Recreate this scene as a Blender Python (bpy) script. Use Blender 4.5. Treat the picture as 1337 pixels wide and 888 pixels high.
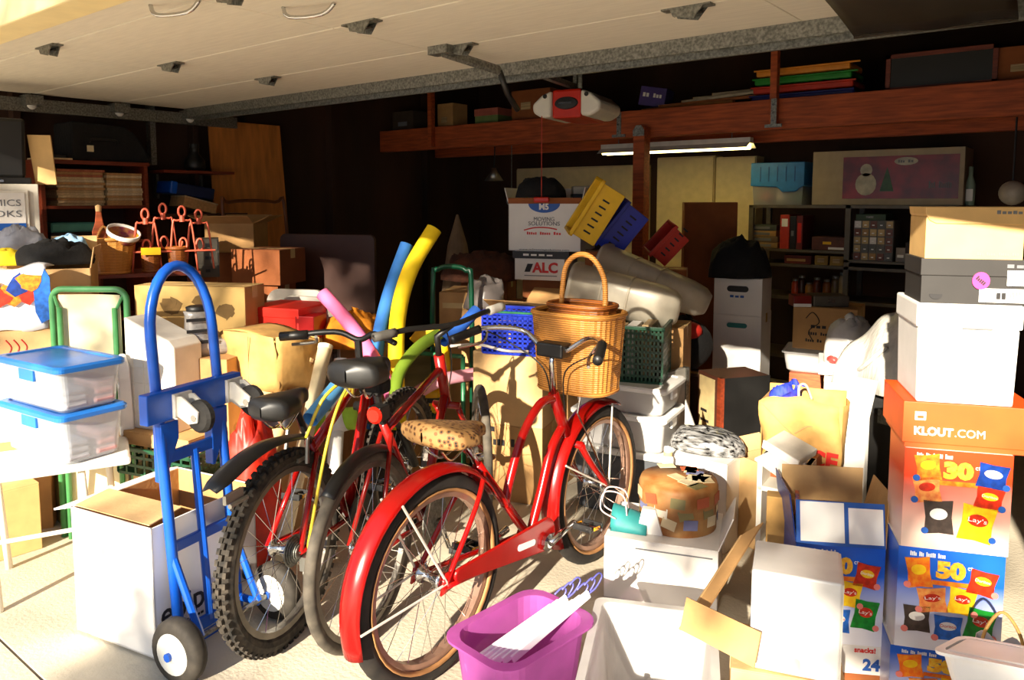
import bpy, bmesh, math, random
from mathutils import Vector, Matrix
random.seed(7)
for o in list(bpy.data.objects): bpy.data.objects.remove(o)
S = bpy.context.scene
COL = S.collection
# ---------------------------------------------------------------- camera
PSI = math.radians(38.3); PITCH = math.radians(5.2); FPX = 1000.0; CX = 668.5; CY = 353.0; CAMZ = 1.53
cd = bpy.data.cameras.new('camera'); cam = bpy.data.objects.new('camera', cd); COL.objects.link(cam)
cam.location = (0, 0, CAMZ); cam.rotation_euler = (math.pi/2 - PITCH, 0, PSI)
cd.sensor_width = 36; cd.lens = FPX/1337*36; cd.shift_x = 0.0; cd.shift_y = -(444 - CY)/1337
cd.clip_start = .05; cd.clip_end = 200
S.camera = cam
# ---------------------------------------------------------------- sky, sun, exposure
w = bpy.data.worlds.new('sky'); S.world = w; w.use_nodes = True
bg = w.node_tree.nodes['Background']; bg.inputs[0].default_value = (.62, .76, 1, 1); bg.inputs[1].default_value = .8
SUN_EL = math.radians(20); SUN_X, SUN_Y = -.25, .968     # direction the light travels, on the ground
sd = bpy.data.lights.new('sun', 'SUN'); sun = bpy.data.objects.new('sun', sd); COL.objects.link(sun)
sd.energy = 16; sd.angle = math.radians(.6); sd.color = (1, .89, .72)
sv = Vector((SUN_X*math.cos(SUN_EL), SUN_Y*math.cos(SUN_EL), -math.sin(SUN_EL)))
sun.rotation_euler = sv.to_track_quat('-Z', 'Y').to_euler(); sun.location = (3, -8, 6)
vs = S.view_settings; vs.view_transform = 'Standard'; vs.look = 'None'; vs.gamma = 1; vs.use_curve_mapping = False; vs.exposure = 0.2
# ---------------------------------------------------------------- helpers: rays into the place
RV = Vector((math.cos(PSI), math.sin(PSI), 0)); FV = Vector((-math.sin(PSI), math.cos(PSI), 0)); UZ = Vector((0, 0, 1))
CAM = Vector((0, 0, CAMZ))
def ray(px, py):
    x = (px - CX)/FPX; y = -(py - CY)/FPX
    f = FV*math.cos(PITCH) - UZ*math.sin(PITCH); u = UZ*math.cos(PITCH) + FV*math.sin(PITCH)
    v = RV*x + u*y + f
    return v/(v.dot(FV))
def at(px, py, d): return CAM + ray(px, py)*d               # d metres ahead of the camera
def gp(px, py, z=0.0):
    r = ray(px, py); return CAM + r*((z - CAMZ)/r.z)        # where the sight line meets height z
def onx(px, py, x): r = ray(px, py); return CAM + r*(x/r.x)
def ony(px, py, y): r = ray(px, py); return CAM + r*(y/r.y)
def cf(X, D, z=0): return RV*X + FV*D + UZ*z
def lin(c):
    c = c/255.0
    return c/12.92 if c <= .04045 else ((c + .055)/1.055)**2.4
def rgb(r, g, b): return (lin(r), lin(g), lin(b), 1)
# ---------------------------------------------------------------- materials
MC = {}
def mt(name, col, rough=.6, metal=0, var=.10, scale=14, bump=.0, bscale=60, stretch=None, spec=.5, col2=None, trans=0, alpha=1, sheen=0):
    if name in MC: return MC[name]
    m = bpy.data.materials.new(name); m.use_nodes = True; nt = m.node_tree; N = nt.nodes; L = nt.links
    b = N['Principled BSDF']; b.inputs['Roughness'].default_value = rough; b.inputs['Metallic'].default_value = metal
    b.inputs['Specular IOR Level'].default_value = spec
    c = rgb(*col); c2 = rgb(*col2) if col2 else tuple(max(0, v*(1 - var*2.2)) for v in c[:3]) + (1,)
    tc = N.new('ShaderNodeTexCoord'); mp = N.new('ShaderNodeMapping')
    L.new(tc.outputs['Object'], mp.inputs[0])
    if stretch: mp.inputs['Scale'].default_value = stretch
    nz = N.new('ShaderNodeTexNoise'); nz.inputs['Scale'].default_value = scale; nz.inputs['Detail'].default_value = 5
    L.new(mp.outputs[0], nz.inputs['Vector'])
    rp = N.new('ShaderNodeValToRGB'); rp.color_ramp.elements[0].position = .36; rp.color_ramp.elements[1].position = .66
    rp.color_ramp.elements[0].color = c2; rp.color_ramp.elements[1].color = c
    L.new(nz.outputs[0], rp.inputs[0]); L.new(rp.outputs[0], b.inputs['Base Color'])
    if bump:
        n2 = N.new('ShaderNodeTexNoise'); n2.inputs['Scale'].default_value = bscale; L.new(mp.outputs[0], n2.inputs['Vector'])
        bp = N.new('ShaderNodeBump'); bp.inputs['Strength'].default_value = bump; bp.inputs['Distance'].default_value = .01
        L.new(n2.outputs[0], bp.inputs['Height']); L.new(bp.outputs[0], b.inputs['Normal'])
    if trans or alpha < 1:
        # thin see-through plastic: part clear, part cloudy
        out = N['Material Output']; tr = N.new('ShaderNodeBsdfTransparent'); tl = N.new('ShaderNodeBsdfTranslucent')
        tr.inputs[0].default_value = tuple(min(1, v*.4 + .6) for v in c[:3]) + (1,)
        L.new(rp.outputs[0], tl.inputs[0])
        m1 = N.new('ShaderNodeMixShader'); m1.inputs[0].default_value = trans; L.new(b.outputs[0], m1.inputs[1]); L.new(tl.outputs[0], m1.inputs[2])
        m2 = N.new('ShaderNodeMixShader'); m2.inputs[0].default_value = 1 - alpha; L.new(m1.outputs[0], m2.inputs[1]); L.new(tr.outputs[0], m2.inputs[2])
        L.new(m2.outputs[0], out.inputs[0])
    MC[name] = m; return m
def emis(name, col, s):
    m = bpy.data.materials.new(name); m.use_nodes = True; b = m.node_tree.nodes['Principled BSDF']
    b.inputs['Base Color'].default_value = rgb(*col); b.inputs['Emission Color'].default_value = rgb(*col); b.inputs['Emission Strength'].default_value = s
    MC[name] = m; return m
def gradm(name, c0, c1, z0, z1):            # printed panel that fades from one ink to another with height
    m = bpy.data.materials.new(name); m.use_nodes = True; nt = m.node_tree; N = nt.nodes; L = nt.links; b = N['Principled BSDF']; b.inputs['Roughness'].default_value = .35
    tc = N.new('ShaderNodeTexCoord'); sp = N.new('ShaderNodeSeparateXYZ'); mr = N.new('ShaderNodeMapRange'); rp = N.new('ShaderNodeValToRGB')
    mr.inputs[1].default_value = z0; mr.inputs[2].default_value = z1
    L.new(tc.outputs['Object'], sp.inputs[0]); L.new(sp.outputs[2], mr.inputs[0]); L.new(mr.outputs[0], rp.inputs[0])
    rp.color_ramp.elements[0].color = rgb(*c0); rp.color_ramp.elements[1].color = rgb(*c1); rp.color_ramp.elements[0].position = .15; rp.color_ramp.elements[1].position = .75
    L.new(rp.outputs[0], b.inputs['Base Color']); return m
def spotm(name, base, spot, scale=60, thr=.35, third=None):    # animal print, confetti print
    m = bpy.data.materials.new(name); m.use_nodes = True; nt = m.node_tree; N = nt.nodes; L = nt.links; b = N['Principled BSDF']; b.inputs['Roughness'].default_value = .7
    tc = N.new('ShaderNodeTexCoord'); v = N.new('ShaderNodeTexVoronoi'); v.inputs['Scale'].default_value = scale
    L.new(tc.outputs['Object'], v.inputs['Vector']); rp = N.new('ShaderNodeValToRGB'); rp.color_ramp.interpolation = 'CONSTANT'
    rp.color_ramp.elements[0].color = rgb(*spot); rp.color_ramp.elements[1].color = rgb(*base); rp.color_ramp.elements[1].position = thr
    if third: e = rp.color_ramp.elements.new(thr*.5); e.color = rgb(*third)
    L.new(v.outputs['Distance'], rp.inputs[0]); L.new(rp.outputs[0], b.inputs['Base Color']); MC[name] = m; return m
def weavem(name, c1, c2, sx=40, sz=60):     # wicker: crossing bands with relief
    m = bpy.data.materials.new(name); m.use_nodes = True; nt = m.node_tree; N = nt.nodes; L = nt.links; b = N['Principled BSDF']; b.inputs['Roughness'].default_value = .5
    tc = N.new('ShaderNodeTexCoord'); wv = N.new('ShaderNodeTexWave'); wv.bands_direction = 'Z'; wv.inputs['Scale'].default_value = sz/1.6; wv.inputs['Distortion'].default_value = .6; wv.inputs['Detail Scale'].default_value = 4
    nz = N.new('ShaderNodeTexNoise'); nz.inputs['Scale'].default_value = sx; L.new(tc.outputs['Object'], wv.inputs[0]); L.new(tc.outputs['Object'], nz.inputs['Vector'])
    mu = N.new('ShaderNodeMath'); mu.operation = 'MULTIPLY'; L.new(wv.outputs['Fac'], mu.inputs[0]); L.new(nz.outputs[0], mu.inputs[1])
    rp = N.new('ShaderNodeValToRGB'); rp.color_ramp.elements[0].color = rgb(*c2); rp.color_ramp.elements[1].color = rgb(*c1); rp.color_ramp.elements[1].position = .3
    L.new(mu.outputs[0], rp.inputs[0]); L.new(rp.outputs[0], b.inputs['Base Color'])
    bp = N.new('ShaderNodeBump'); bp.inputs['Strength'].default_value = .6; bp.inputs['Distance'].default_value = .004; L.new(mu.outputs[0], bp.inputs['Height']); L.new(bp.outputs[0], b.inputs['Normal'])
    MC[name] = m; return m
CARD = mt('cardboard', (190, 146, 92), .85, var=.08, scale=9, bump=.15, bscale=40)
CARD2 = mt('cardboard_light', (212, 172, 118), .85, var=.07, scale=8, bump=.15, bscale=40)
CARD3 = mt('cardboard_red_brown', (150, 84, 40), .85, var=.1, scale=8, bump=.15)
CARDW = mt('white_card', (236, 232, 226), .6, var=.03, scale=6)
TAPE = mt('packing_tape', (214, 184, 128), .25, var=.05)
KRAFT = mt('kraft_paper', (205, 158, 88), .8, var=.14, scale=10, bump=.5, bscale=14)
WHITE = mt('white_plastic', (235, 233, 228), .4, var=.03)
WPAINT = mt('white_paint', (228, 222, 208), .5, var=.05)
BLACK = mt('black_plastic', (22, 21, 20), .45, var=.1)
BLACKF = mt('black_fabric', (20, 18, 17), .9, var=.2, bump=.4, bscale=50)
RUBBER = mt('black_rubber', (34, 31, 28), .75, var=.2, scale=40)
RUBBERG = mt('dusty_rubber', (92, 84, 72), .8, var=.25, scale=20)
TAN = mt('gumwall', (166, 118, 70), .7, var=.12)
CHROME = mt('chrome', (205, 205, 205), .18, 1, var=.03)
STEEL = mt('galvanised_steel', (150, 150, 142), .5, .75, var=.25, scale=90)
ALU = mt('brushed_aluminium', (170, 168, 160), .35, .9, var=.1)
RED = mt('red_paint', (156, 13, 10), .22, var=.06)
DKRED = mt('dark_red_paint', (142, 22, 16), .25, var=.08)
REDP = mt('red_plastic', (205, 40, 20), .4, var=.06)
BLUEP = mt('blue_enamel', (14, 84, 190), .3, var=.08)
BLUEL = mt('blue_lid_plastic', (32, 110, 196), .35, var=.05)
BLUEC = mt('blue_crate_plastic', (14, 48, 190), .35, var=.05)
YELL = mt('yellow_plastic', (242, 190, 12), .45, var=.05)
GREEN = mt('green_enamel', (50, 128, 84), .35, var=.1)
DKGREEN = mt('dark_green_plastic', (8, 66, 42), .35, var=.08)
REDWOOD = mt('red_stained_wood', (128, 50, 22), .5, var=.2, scale=6, stretch=(1, 12, 12), bump=.15)
WOOD = mt('fir_timber', (190, 88, 38), .65, var=.22, scale=4, stretch=(1.2, 14, 14), bump=.2)
PLY = mt('plywood', (216, 134, 60), .6, var=.15, scale=3, stretch=(8, 8, 1))
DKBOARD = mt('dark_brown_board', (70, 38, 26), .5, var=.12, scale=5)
CLEAR = mt('clear_plastic', (226, 230, 234), .22, var=.02, trans=.4, alpha=.42)
FROST = mt('frosted_plastic', (232, 230, 228), .35, var=.03, trans=.45, alpha=.75)
GREYT = mt('grey_translucent_plastic', (218, 208, 188), .35, var=.06, trans=.35, alpha=.75)
PURP = mt('purple_translucent_plastic', (208, 112, 196), .3, var=.05, trans=.5, alpha=.8)
WICK = weavem('wicker_honey', (212, 146, 66), (150, 92, 36))
WICKD = weavem('wicker_dark', (170, 96, 34), (80, 40, 14))
CREAM = mt('cream_canvas', (240, 222, 180), .85, var=.06)
PAPER = mt('paper_edges', (206, 176, 130), .9, var=.25, scale=60, stretch=(.05, .05, 3))
INK = mt('black_ink', (24, 22, 24), .6, var=.0)
INKR = mt('red_ink', (206, 30, 20), .5, var=.0)
INKB = mt('blue_ink', (22, 84, 170), .5, var=.0)
INKW = mt('white_ink', (240, 238, 232), .5, var=.0)
INKG = mt('grey_ink', (110, 112, 116), .6, var=.0)
INKY = mt('yellow_ink', (250, 206, 60), .4, var=.1, scale=80, col2=(240, 160, 30))
# ---------------------------------------------------------------- mesh builder
class M:
    def __init__(s): s.v = []; s.f = []
    def quad(s, *p):
        n = len(s.v); s.v += [tuple(q) for q in p]; s.f.append(tuple(range(n, n + len(p)))); return s
    def box(s, x0, x1, y0, y1, z0, z1, t=1.0, tb=1.0):      # t: taper of the top, tb: of the bottom
        n = len(s.v); cx, cy = (x0+x1)/2, (y0+y1)/2; hx, hy = (x1-x0)/2, (y1-y0)/2
        for z, k in ((z0, tb), (z1, t)):
            for a, b in ((-1, -1), (1, -1), (1, 1), (-1, 1)): s.v.append((cx + a*hx*k, cy + b*hy*k, z))
        for q in ((3, 2, 1, 0), (4, 5, 6, 7), (0, 1, 5, 4), (1, 2, 6, 5), (2, 3, 7, 6), (3, 0, 4, 7)): s.f.append(tuple(n + i for i in q))
        return s
    def obox(s, c, ex, ey, ez):                              # box from centre and half axes
        n = len(s.v); c, ex, ey, ez = map(Vector, (c, ex, ey, ez))
        for k in (-1, 1):
            for a, b in ((-1, -1), (1, -1), (1, 1), (-1, 1)): s.v.append(tuple(c + ex*a + ey*b + ez*k))
        for q in ((3, 2, 1, 0), (4, 5, 6, 7), (0, 1, 5, 4), (1, 2, 6, 5), (2, 3, 7, 6), (3, 0, 4, 7)): s.f.append(tuple(n + i for i in q))
        return s
    def tube(s, pts, r, n=8, closed=False, cap=True, flat=1.0):
        P = [Vector(p) for p in pts]; k = len(P); rr = r if isinstance(r, (list, tuple)) else [r]*k
        T = []
        for i in range(k):
            a = P[(i-1) % k] if (closed or i > 0) else P[i]; b = P[(i+1) % k] if (closed or i < k-1) else P[i]
            t = (b - a); T.append(t.normalized() if t.length > 1e-9 else Vector((0, 0, 1)))
        u = T[0].orthogonal().normalized()
        if abs(T[0].z) < .9: u = (Vector((0, 0, 1)) - T[0]*T[0].z).normalized()
        n0 = len(s.v)
        for i in range(k):
            u = (u - T[i]*u.dot(T[i])); u = u.normalized() if u.length > 1e-6 else T[i].orthogonal().normalized(); w_ = T[i].cross(u)
            for j in range(n):
                a = 2*math.pi*j/n; s.v.append(tuple(P[i] + (u*math.cos(a) + w_*math.sin(a)*flat)*rr[i]))
        for i in range(k if closed else k-1):
            i2 = (i+1) % k
            for j in range(n): s.f.append((n0+i*n+j, n0+i*n+(j+1) % n, n0+i2*n+(j+1) % n, n0+i2*n+j))
        if cap and not closed:
            s.f.append(tuple(n0 + j for j in range(n))[::-1]); s.f.append(tuple(n0 + (k-1)*n + j for j in range(n)))
        return s
    def lathe(s, prof, n=20, axis='z', c=(0, 0, 0), sx=1, sy=1, cap=True, p=1.0):   # p<1 squares the outline
        n0 = len(s.v); k = len(prof)
        for r, h in prof:
            for j in range(n):
                a = 2*math.pi*j/n; ca, sa = math.cos(a), math.sin(a)
                if p != 1: ca = math.copysign(abs(ca)**p, ca); sa = math.copysign(abs(sa)**p, sa)
                x, y, z = r*ca*sx, r*sa*sy, h
                if axis == 'y': x, y, z = x, z, y
                if axis == 'x': x, y, z = z, x, y
                s.v.append((c[0]+x, c[1]+y, c[2]+z))
        for i in range(k-1):
            for j in range(n): s.f.append((n0+i*n+j, n0+i*n+(j+1) % n, n0+(i+1)*n+(j+1) % n, n0+(i+1)*n+j))
        if cap: s.f.append(tuple(n0+j for j in range(n))[::-1]); s.f.append(tuple(n0+(k-1)*n+j for j in range(n)))
        return s
    def grid(s, f, nu, nv, cu=False, cv=False):
        n0 = len(s.v)
        for i in range(nu):
            for j in range(nv): s.v.append(tuple(f(i/(nu if cu else nu-1), j/(nv if cv else nv-1))))
        for i in range(nu if cu else nu-1):
            for j in range(nv if cv else nv-1):
                a, b = (i+1) % nu, (j+1) % nv
                s.f.append((n0+i*nv+j, n0+a*nv+j, n0+a*nv+b, n0+i*nv+b))
        return s
    def ball(s, c, r, nu=14, nv=9, wob=0, seed=0):
        rx, ry, rz = r if isinstance(r, (tuple, list)) else (r, r, r); rnd = random.Random(seed)
        ph = [(rnd.uniform(0, 6), rnd.randint(2, 5), rnd.randint(1, 4)) for _ in range(4)]
        def fn(u, v):
            a, b = 2*math.pi*u, math.pi*(v*.998 + .001)
            k = 1 + wob*sum(math.sin(q[1]*a + q[0])*math.sin(q[2]*b + q[0]) for q in ph)
            return (c[0] + rx*k*math.sin(b)*math.cos(a), c[1] + ry*k*math.sin(b)*math.sin(a), c[2] - rz*k*math.cos(b))
        return s.grid(fn, nu, nv, cu=True)
    def poly(s, pts, y0, y1):                                # outline in x,z pushed from y0 to y1
        n0 = len(s.v); n = len(pts)
        for y in (y0, y1):
            for x, z in pts: s.v.append((x, y, z))
        s.f.append(tuple(range(n0, n0+n))); s.f.append(tuple(range(n0+n, n0+2*n))[::-1])
        for i in range(n): j = (i+1) % n; s.f.append((n0+j, n0+i, n0+n+i, n0+n+j))
        return s
    def build(s, name, mat, parent=None, smooth=False, bevel=0, solid=0, sub=0, loc=None, rot=None, seg=2):
        me = bpy.data.meshes.new(name); me.from_pydata(s.v, [], s.f); me.update()
        o = bpy.data.objects.new(name, me); COL.objects.link(o)
        if mat: me.materials.append(mat)
        if smooth: me.polygons.foreach_set('use_smooth', [True]*len(me.polygons))
        if parent: o.parent = parent
        if loc is not None: o.location = loc
        if rot is not None: o.rotation_euler = rot
        if solid: m = o.modifiers.new('thick', 'SOLIDIFY'); m.thickness = solid; m.offset = 0
        if bevel: m = o.modifiers.new('edge', 'BEVEL'); m.width = bevel; m.segments = seg; m.limit_method = 'ANGLE'
        if sub: m = o.modifiers.new('soft', 'SUBSURF'); m.levels = sub; m.render_levels = sub
        return o
def tag(o, label=None, cat=None, group=None, kind=None):
    if label: o['label'] = label
    if cat: o['category'] = cat
    if group: o['group'] = group
    if kind: o['kind'] = kind
    return o
def thing(name, label, cat, p=(0, 0, 0), rz=0.0, group=None, rot=None):
    o = bpy.data.objects.new(name, None); COL.objects.link(o); o.empty_display_size = .05
    o.location = p; o.rotation_euler = rot if rot else (0, 0, rz); return tag(o, label, cat, group)
def fr(p0, p1):                                              # local x runs from p0 to p1, y away from the camera side
    v = p1 - p0; return math.atan2(v.y, v.x), math.hypot(v.x, v.y)
def struct(o): o['kind'] = 'structure'; return o
TXT = {}
def text(parent, s, size, loc, mat, rot=(math.pi/2, 0, 0), name='lettering', width=None, bold=0.0, align='CENTER', depth=.0012):
    cu = bpy.data.curves.new('t', 'FONT'); cu.body = s; cu.size = size; cu.align_x = align; cu.align_y = 'CENTER'; cu.extrude = depth; cu.offset = bold; cu.resolution_u = 3
    t = bpy.data.objects.new('t', cu); COL.objects.link(t)
    bpy.context.view_layer.update()
    me = bpy.data.meshes.new_from_object(t.evaluated_get(bpy.context.evaluated_depsgraph_get())); bpy.data.objects.remove(t); bpy.data.curves.remove(cu)
    me.materials.clear(); me.materials.append(mat)
    if width and me.vertices:
        xs = [v.co.x for v in me.vertices]; k = width/(max(xs) - min(xs))
        for v in me.vertices: v.co.x *= k
    o = bpy.data.objects.new(name, me); COL.objects.link(o); o.parent = parent; o.location = loc; o.rotation_euler = rot; return o
def bars(parent, words, h, loc, width, mat, rot=(0, 0, 0)):      # print too small to read: one row of word-like marks
    m = M(); rr = random.Random(words*7 + int(width*1000)); L_ = [rr.uniform(.6, 1.6) for _ in range(words)]; tot = sum(L_) + .35*(words - 1); x = -width/2
    for l in L_:
        wd_ = l/tot*width; k = max(2, int(l*4))
        for i in range(k): m.box(x + wd_*i/k, x + wd_*(i + .72)/k, -.001, 0, -h/2, h/2*(1 if i == 0 else rr.uniform(.3, .9)))
        x += (l + .35)/tot*width
    return m.build('small_print', mat, parent, loc=loc, rot=rot)
def arc(c, r, a0, a1, n, plane='xz', r2=None):
    out = []
    for i in range(n+1):
        a = a0 + (a1 - a0)*i/n; u, v = r*math.cos(a), (r2 or r)*math.sin(a)
        out.append(Vector(c) + Vector((u, 0, v) if plane == 'xz' else ((u, v, 0) if plane == 'xy' else (0, u, v))))
    return out
def bez(pts, n=6):                                           # smooth path through points
    P = [Vector(p) for p in pts]; out = []
    for i in range(len(P)-1):
        a, b, c, d = P[max(0, i-1)], P[i], P[i+1], P[min(len(P)-1, i+2)]
        for j in range(n):
            t = j/n; out.append(.5*((2*b) + (c-a)*t + (2*a - 5*b + 4*c - d)*t*t + (3*b - a - 3*c + d)*t**3))
    out.append(P[-1]); return out
# ---------------------------------------------------------------- kinds of thing used often
def carton(name, label, p0, p1, dep, h, mat=None, cat='box', open_=False, tape=True, group=None, flaps=(1, 1, 1, 1), fang=35, th=.004, flap_len=None, inner=None):
    mat = mat or CARD; rz, w_ = fr(p0, p1); t = thing(name, label, cat, p0, rz, group)
    if not open_:
        M().box(0, w_, 0, dep, 0, h - .004).build('body', mat, t, bevel=.003)
        g = .002
        M().box(.001, w_ - .001, .001, dep/2 - g, h - .004, h).build('flap', mat, t)
        M().box(.001, w_ - .001, dep/2 + g, dep - .001, h - .004, h).build('flap', mat, t)
        if tape:
            m = M().box(-.0008, w_ + .0008, dep/2 - .025, dep/2 + .025, h - .0005, h + .0006)
            m.box(-.0012, 0, dep/2 - .025, dep/2 + .025, h - .06, h).box(w_, w_ + .0012, dep/2 - .025, dep/2 + .025, h - .06, h); m.build('tape', TAPE, t)
    else:
        m = M().box(0, w_, 0, th, 0, h).box(0, w_, dep - th, dep, 0, h).box(0, th, 0, dep, 0, h).box(w_ - th, w_, 0, dep, 0, h).box(0, w_, 0, dep, 0, th)
        m.build('body', mat, t)
        fl = flap_len or dep/2
        a = math.radians(fang); c_, s_ = math.cos(a), math.sin(a)
        def fp(x0, x1, y, dy, n='flap'):   # front/back flap
            M().quad((x0, y, h), (x1, y, h), (x1, y + dy*fl*c_, h + fl*s_), (x0, y + dy*fl*c_, h + fl*s_)).build(n, mat, t, solid=th)
        def sp_(x, dx):
            l = min(fl, w_/2); M().quad((x, 0, h), (x, dep, h), (x + dx*l*c_, dep, h + l*s_), (x + dx*l*c_, 0, h + l*s_)).build('flap', mat, t, solid=th)
        if flaps[0]: fp(0, w_, 0, -1)
        if flaps[1]: fp(0, w_, dep, 1)
        if flaps[2]: sp_(0, -1)
        if flaps[3]: sp_(w_, 1)
    t['w'] = w_; return t
def rrect(cx, cy, hx, hy, r, z, n=5):
    out = []; r = min(r, hx*.95, hy*.95)
    for k, (sx, sy) in enumerate(((1, 1), (-1, 1), (-1, -1), (1, -1))):
        for i in range(n + 1):
            a = math.pi/2*(k + i/n); out.append((cx + sx*(hx - r) + r*math.cos(a), cy + sy*(hy - r) + r*math.sin(a), z))
    return out
def loft(m, rings, cap0=True, cap1=True):
    n = len(rings[0]); n0 = len(m.v)
    for r in rings: m.v += r
    for i in range(len(rings) - 1):
        for j in range(n): m.f.append((n0+i*n+j, n0+i*n+(j+1) % n, n0+(i+1)*n+(j+1) % n, n0+(i+1)*n+j))
    if cap0: m.f.append(tuple(n0+j for j in range(n))[::-1])
    if cap1: m.f.append(tuple(n0+(len(rings)-1)*n+j for j in range(n)))
    return m
def shell(m, w_, d, h, tb=.88, th=.004, rim=.012, r=.03):     # open tapered tub with rounded corners and rolled rim
    cx, cy = w_/2, d/2; sh = (1 - tb)*min(w_, d)/2; q = lambda i, z: rrect(cx, cy, w_/2 - i, d/2 - i, r, z)
    return loft(m, [q(sh + .012, 0), q(sh, .012), q(sh*.5, h*.5), q(0, h), q(-rim, h), q(-rim, h + .007), q(th, h + .007), q(sh*.5 + th, h*.5), q(sh + th, .014), q(sh + th + .01, th)])
def bin_(name, label, p0, p1, dep, h, body=None, lid=None, cat='storage bin', group=None, tb=.9, latch=True):
    rz, w_ = fr(p0, p1); t = thing(name, label, cat, p0, rz, group)
    lh = .028 if lid else 0
    shell(M(), w_, dep, h - lh, tb).build('tub', body or CLEAR, t, smooth=False)
    if lid:
        q = lambda i, z: rrect(w_/2, dep/2, w_/2 - i, dep/2 - i, .03, z)
        l = loft(M(), [q(-.012, h - lh + .002), q(-.016, h - lh + .006), q(-.016, h - .008), q(-.008, h), q(.012, h), q(.018, h - .006)]).build('lid', lid, t)
        if latch:
            for x in (-.008, w_ - .004): M().box(x, x + .012, dep*.38, dep*.62, h - .075, h - .01).build('latch', lid, t, bevel=.002)
    t['w'] = w_; return t
def noodle(name, label, pts, r, mat):
    o = M()
    P = bez(pts, 8); o.tube(P, r, 14)
    t = thing(name, label, 'pool noodle', pts[0]); q = [p - Vector(pts[0]) for p in P]
    M().tube(q, r, 14, cap=False).build('foam', mat, t, smooth=True)
    e = (q[-1] - q[-2]).normalized()
    m = M(); u = e.orthogonal().normalized(); w_ = e.cross(u); n = 14
    ring = lambda k: [q[-1] + (u*math.cos(2*math.pi*i/n) + w_*math.sin(2*math.pi*i/n))*k for i in range(n)]
    a, b, c = ring(r), ring(r*.32), [x - e*.05 for x in ring(r*.32)]
    for i in range(n):
        j = (i+1) % n; m.quad(a[i], a[j], b[j], b[i]); m.quad(b[i], b[j], c[j], c[i])
    m.build('cut_end', mat, t); return t
def cloth(name, label, cat, c, r, h, mat, seed=0, wob=.16, yaw=0, group=None, sub=1):   # crumpled heap resting on z = c.z
    rnd = random.Random(seed); ph = [(rnd.uniform(0, 6.28), rnd.randint(2, 6), rnd.uniform(2, 7)) for _ in range(7)]
    def fn(u, v):
        a = 2*math.pi*u; b = v
        k = 1 + wob*sum(math.sin(q[1]*a + q[0] + q[2]*b) for q in ph)/3
        rr = math.sin(min(1, b*1.02)*math.pi/2)**.7 if b < .999 else 1
        zz = h*max(0, (1 - b**2.2))*(1 + wob*sum(math.cos(q[1]*a*1.0 + q[2]*3*b + q[0]) for q in ph)/3)
        return (r[0]*rr*k*math.cos(a), r[1]*rr*k*math.sin(a), zz + .002)
    o = M().grid(fn, 28, 12, cu=True).build(name, mat, None, smooth=True, loc=c, rot=(0, 0, yaw), solid=.004)
    return tag(o, label, cat, group)

def folded(name, label, c, s, mat, yaw, group=None):      # neatly folded cloth: soft layers
    t = thing(name, label, 'cloth', c, yaw, group); n = 3
    for i in range(n): M().box(-s[0] + .004*i, s[0] - .003*i, -s[1], s[1] - .006*i, s[2]*i/n, s[2]*(i+1)/n - .002).build('layer', mat, t, bevel=min(.014, s[2]/n*.4), seg=3)
    return t
# ================================================================ the garage
DZ = 2.185
CONC = mt('concrete_floor', (206, 194, 172), .85, var=.14, scale=2.2, bump=.25, bscale=70)
CONC2 = mt('concrete_drive', (214, 200, 174), .9, var=.12, scale=1.5, bump=.3, bscale=60)
WALLM = mt('bare_stud_wall', (70, 42, 24), .85, var=.25, scale=2, stretch=(1, 1, .2), bump=.2)
CEILM = mt('dark_roof_boards', (46, 28, 18), .9, var=.2, scale=3)
STUCCO = mt('stucco', (214, 200, 172), .95, var=.06, bump=.6, bscale=120)
struct(M().box(-5.7, .98, .9, 6.6, -.1, 0).build('floor', CONC))
dr = M()
for i in range(4):
    for j in range(4): dr.box(-14 + i*6.01, -14 + i*6.01 + 6, -13.2 + j*3.525, -13.2 + j*3.525 + 3.515, -.1, -.004)
struct(dr.build('floor_driveway', CONC2))
struct(M().box(-5.7, -5.6, .9, 6.6, 0, 2.9).build('wall_left', WALLM))
struct(M().box(.9, 1.0, .9, 6.6, 0, 2.9).build('wall_right', WALLM))
struct(M().box(-5.6, .9, 6.5, 6.6, 0, 2.9).build('wall_back', WALLM))
struct(M().box(-5.75, 1.05, .89, 6.65, 2.9, 3.0).build('ceiling', CEILM))
struct(M().box(-9, -5.45, .9, .99, 0, 3.0).build('wall_front_left', STUCCO))
struct(M().box(.55, 4, .9, .99, 0, 3.0).build('wall_front_right', STUCCO))
struct(M().box(-5.45, .55, .9, .99, 2.3, 3.0).build('wall_front_header', STUCCO))
TRIMM = mt('cream_trim_paint', (226, 206, 150), .6, var=.04)
struct(M().box(-5.46, .56, .885, .99, 2.045, 2.3).build('trim_1', TRIMM, bevel=.006))
# studs of the left wall
for i, y in enumerate((1.3, 1.9, 3.1, 3.55, 4.4, 5.6)):
    struct(M().box(-5.6, -5.515, y, y + .04, 0, 2.85).build('trim_%d' % (i + 10), WALLM))
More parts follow.
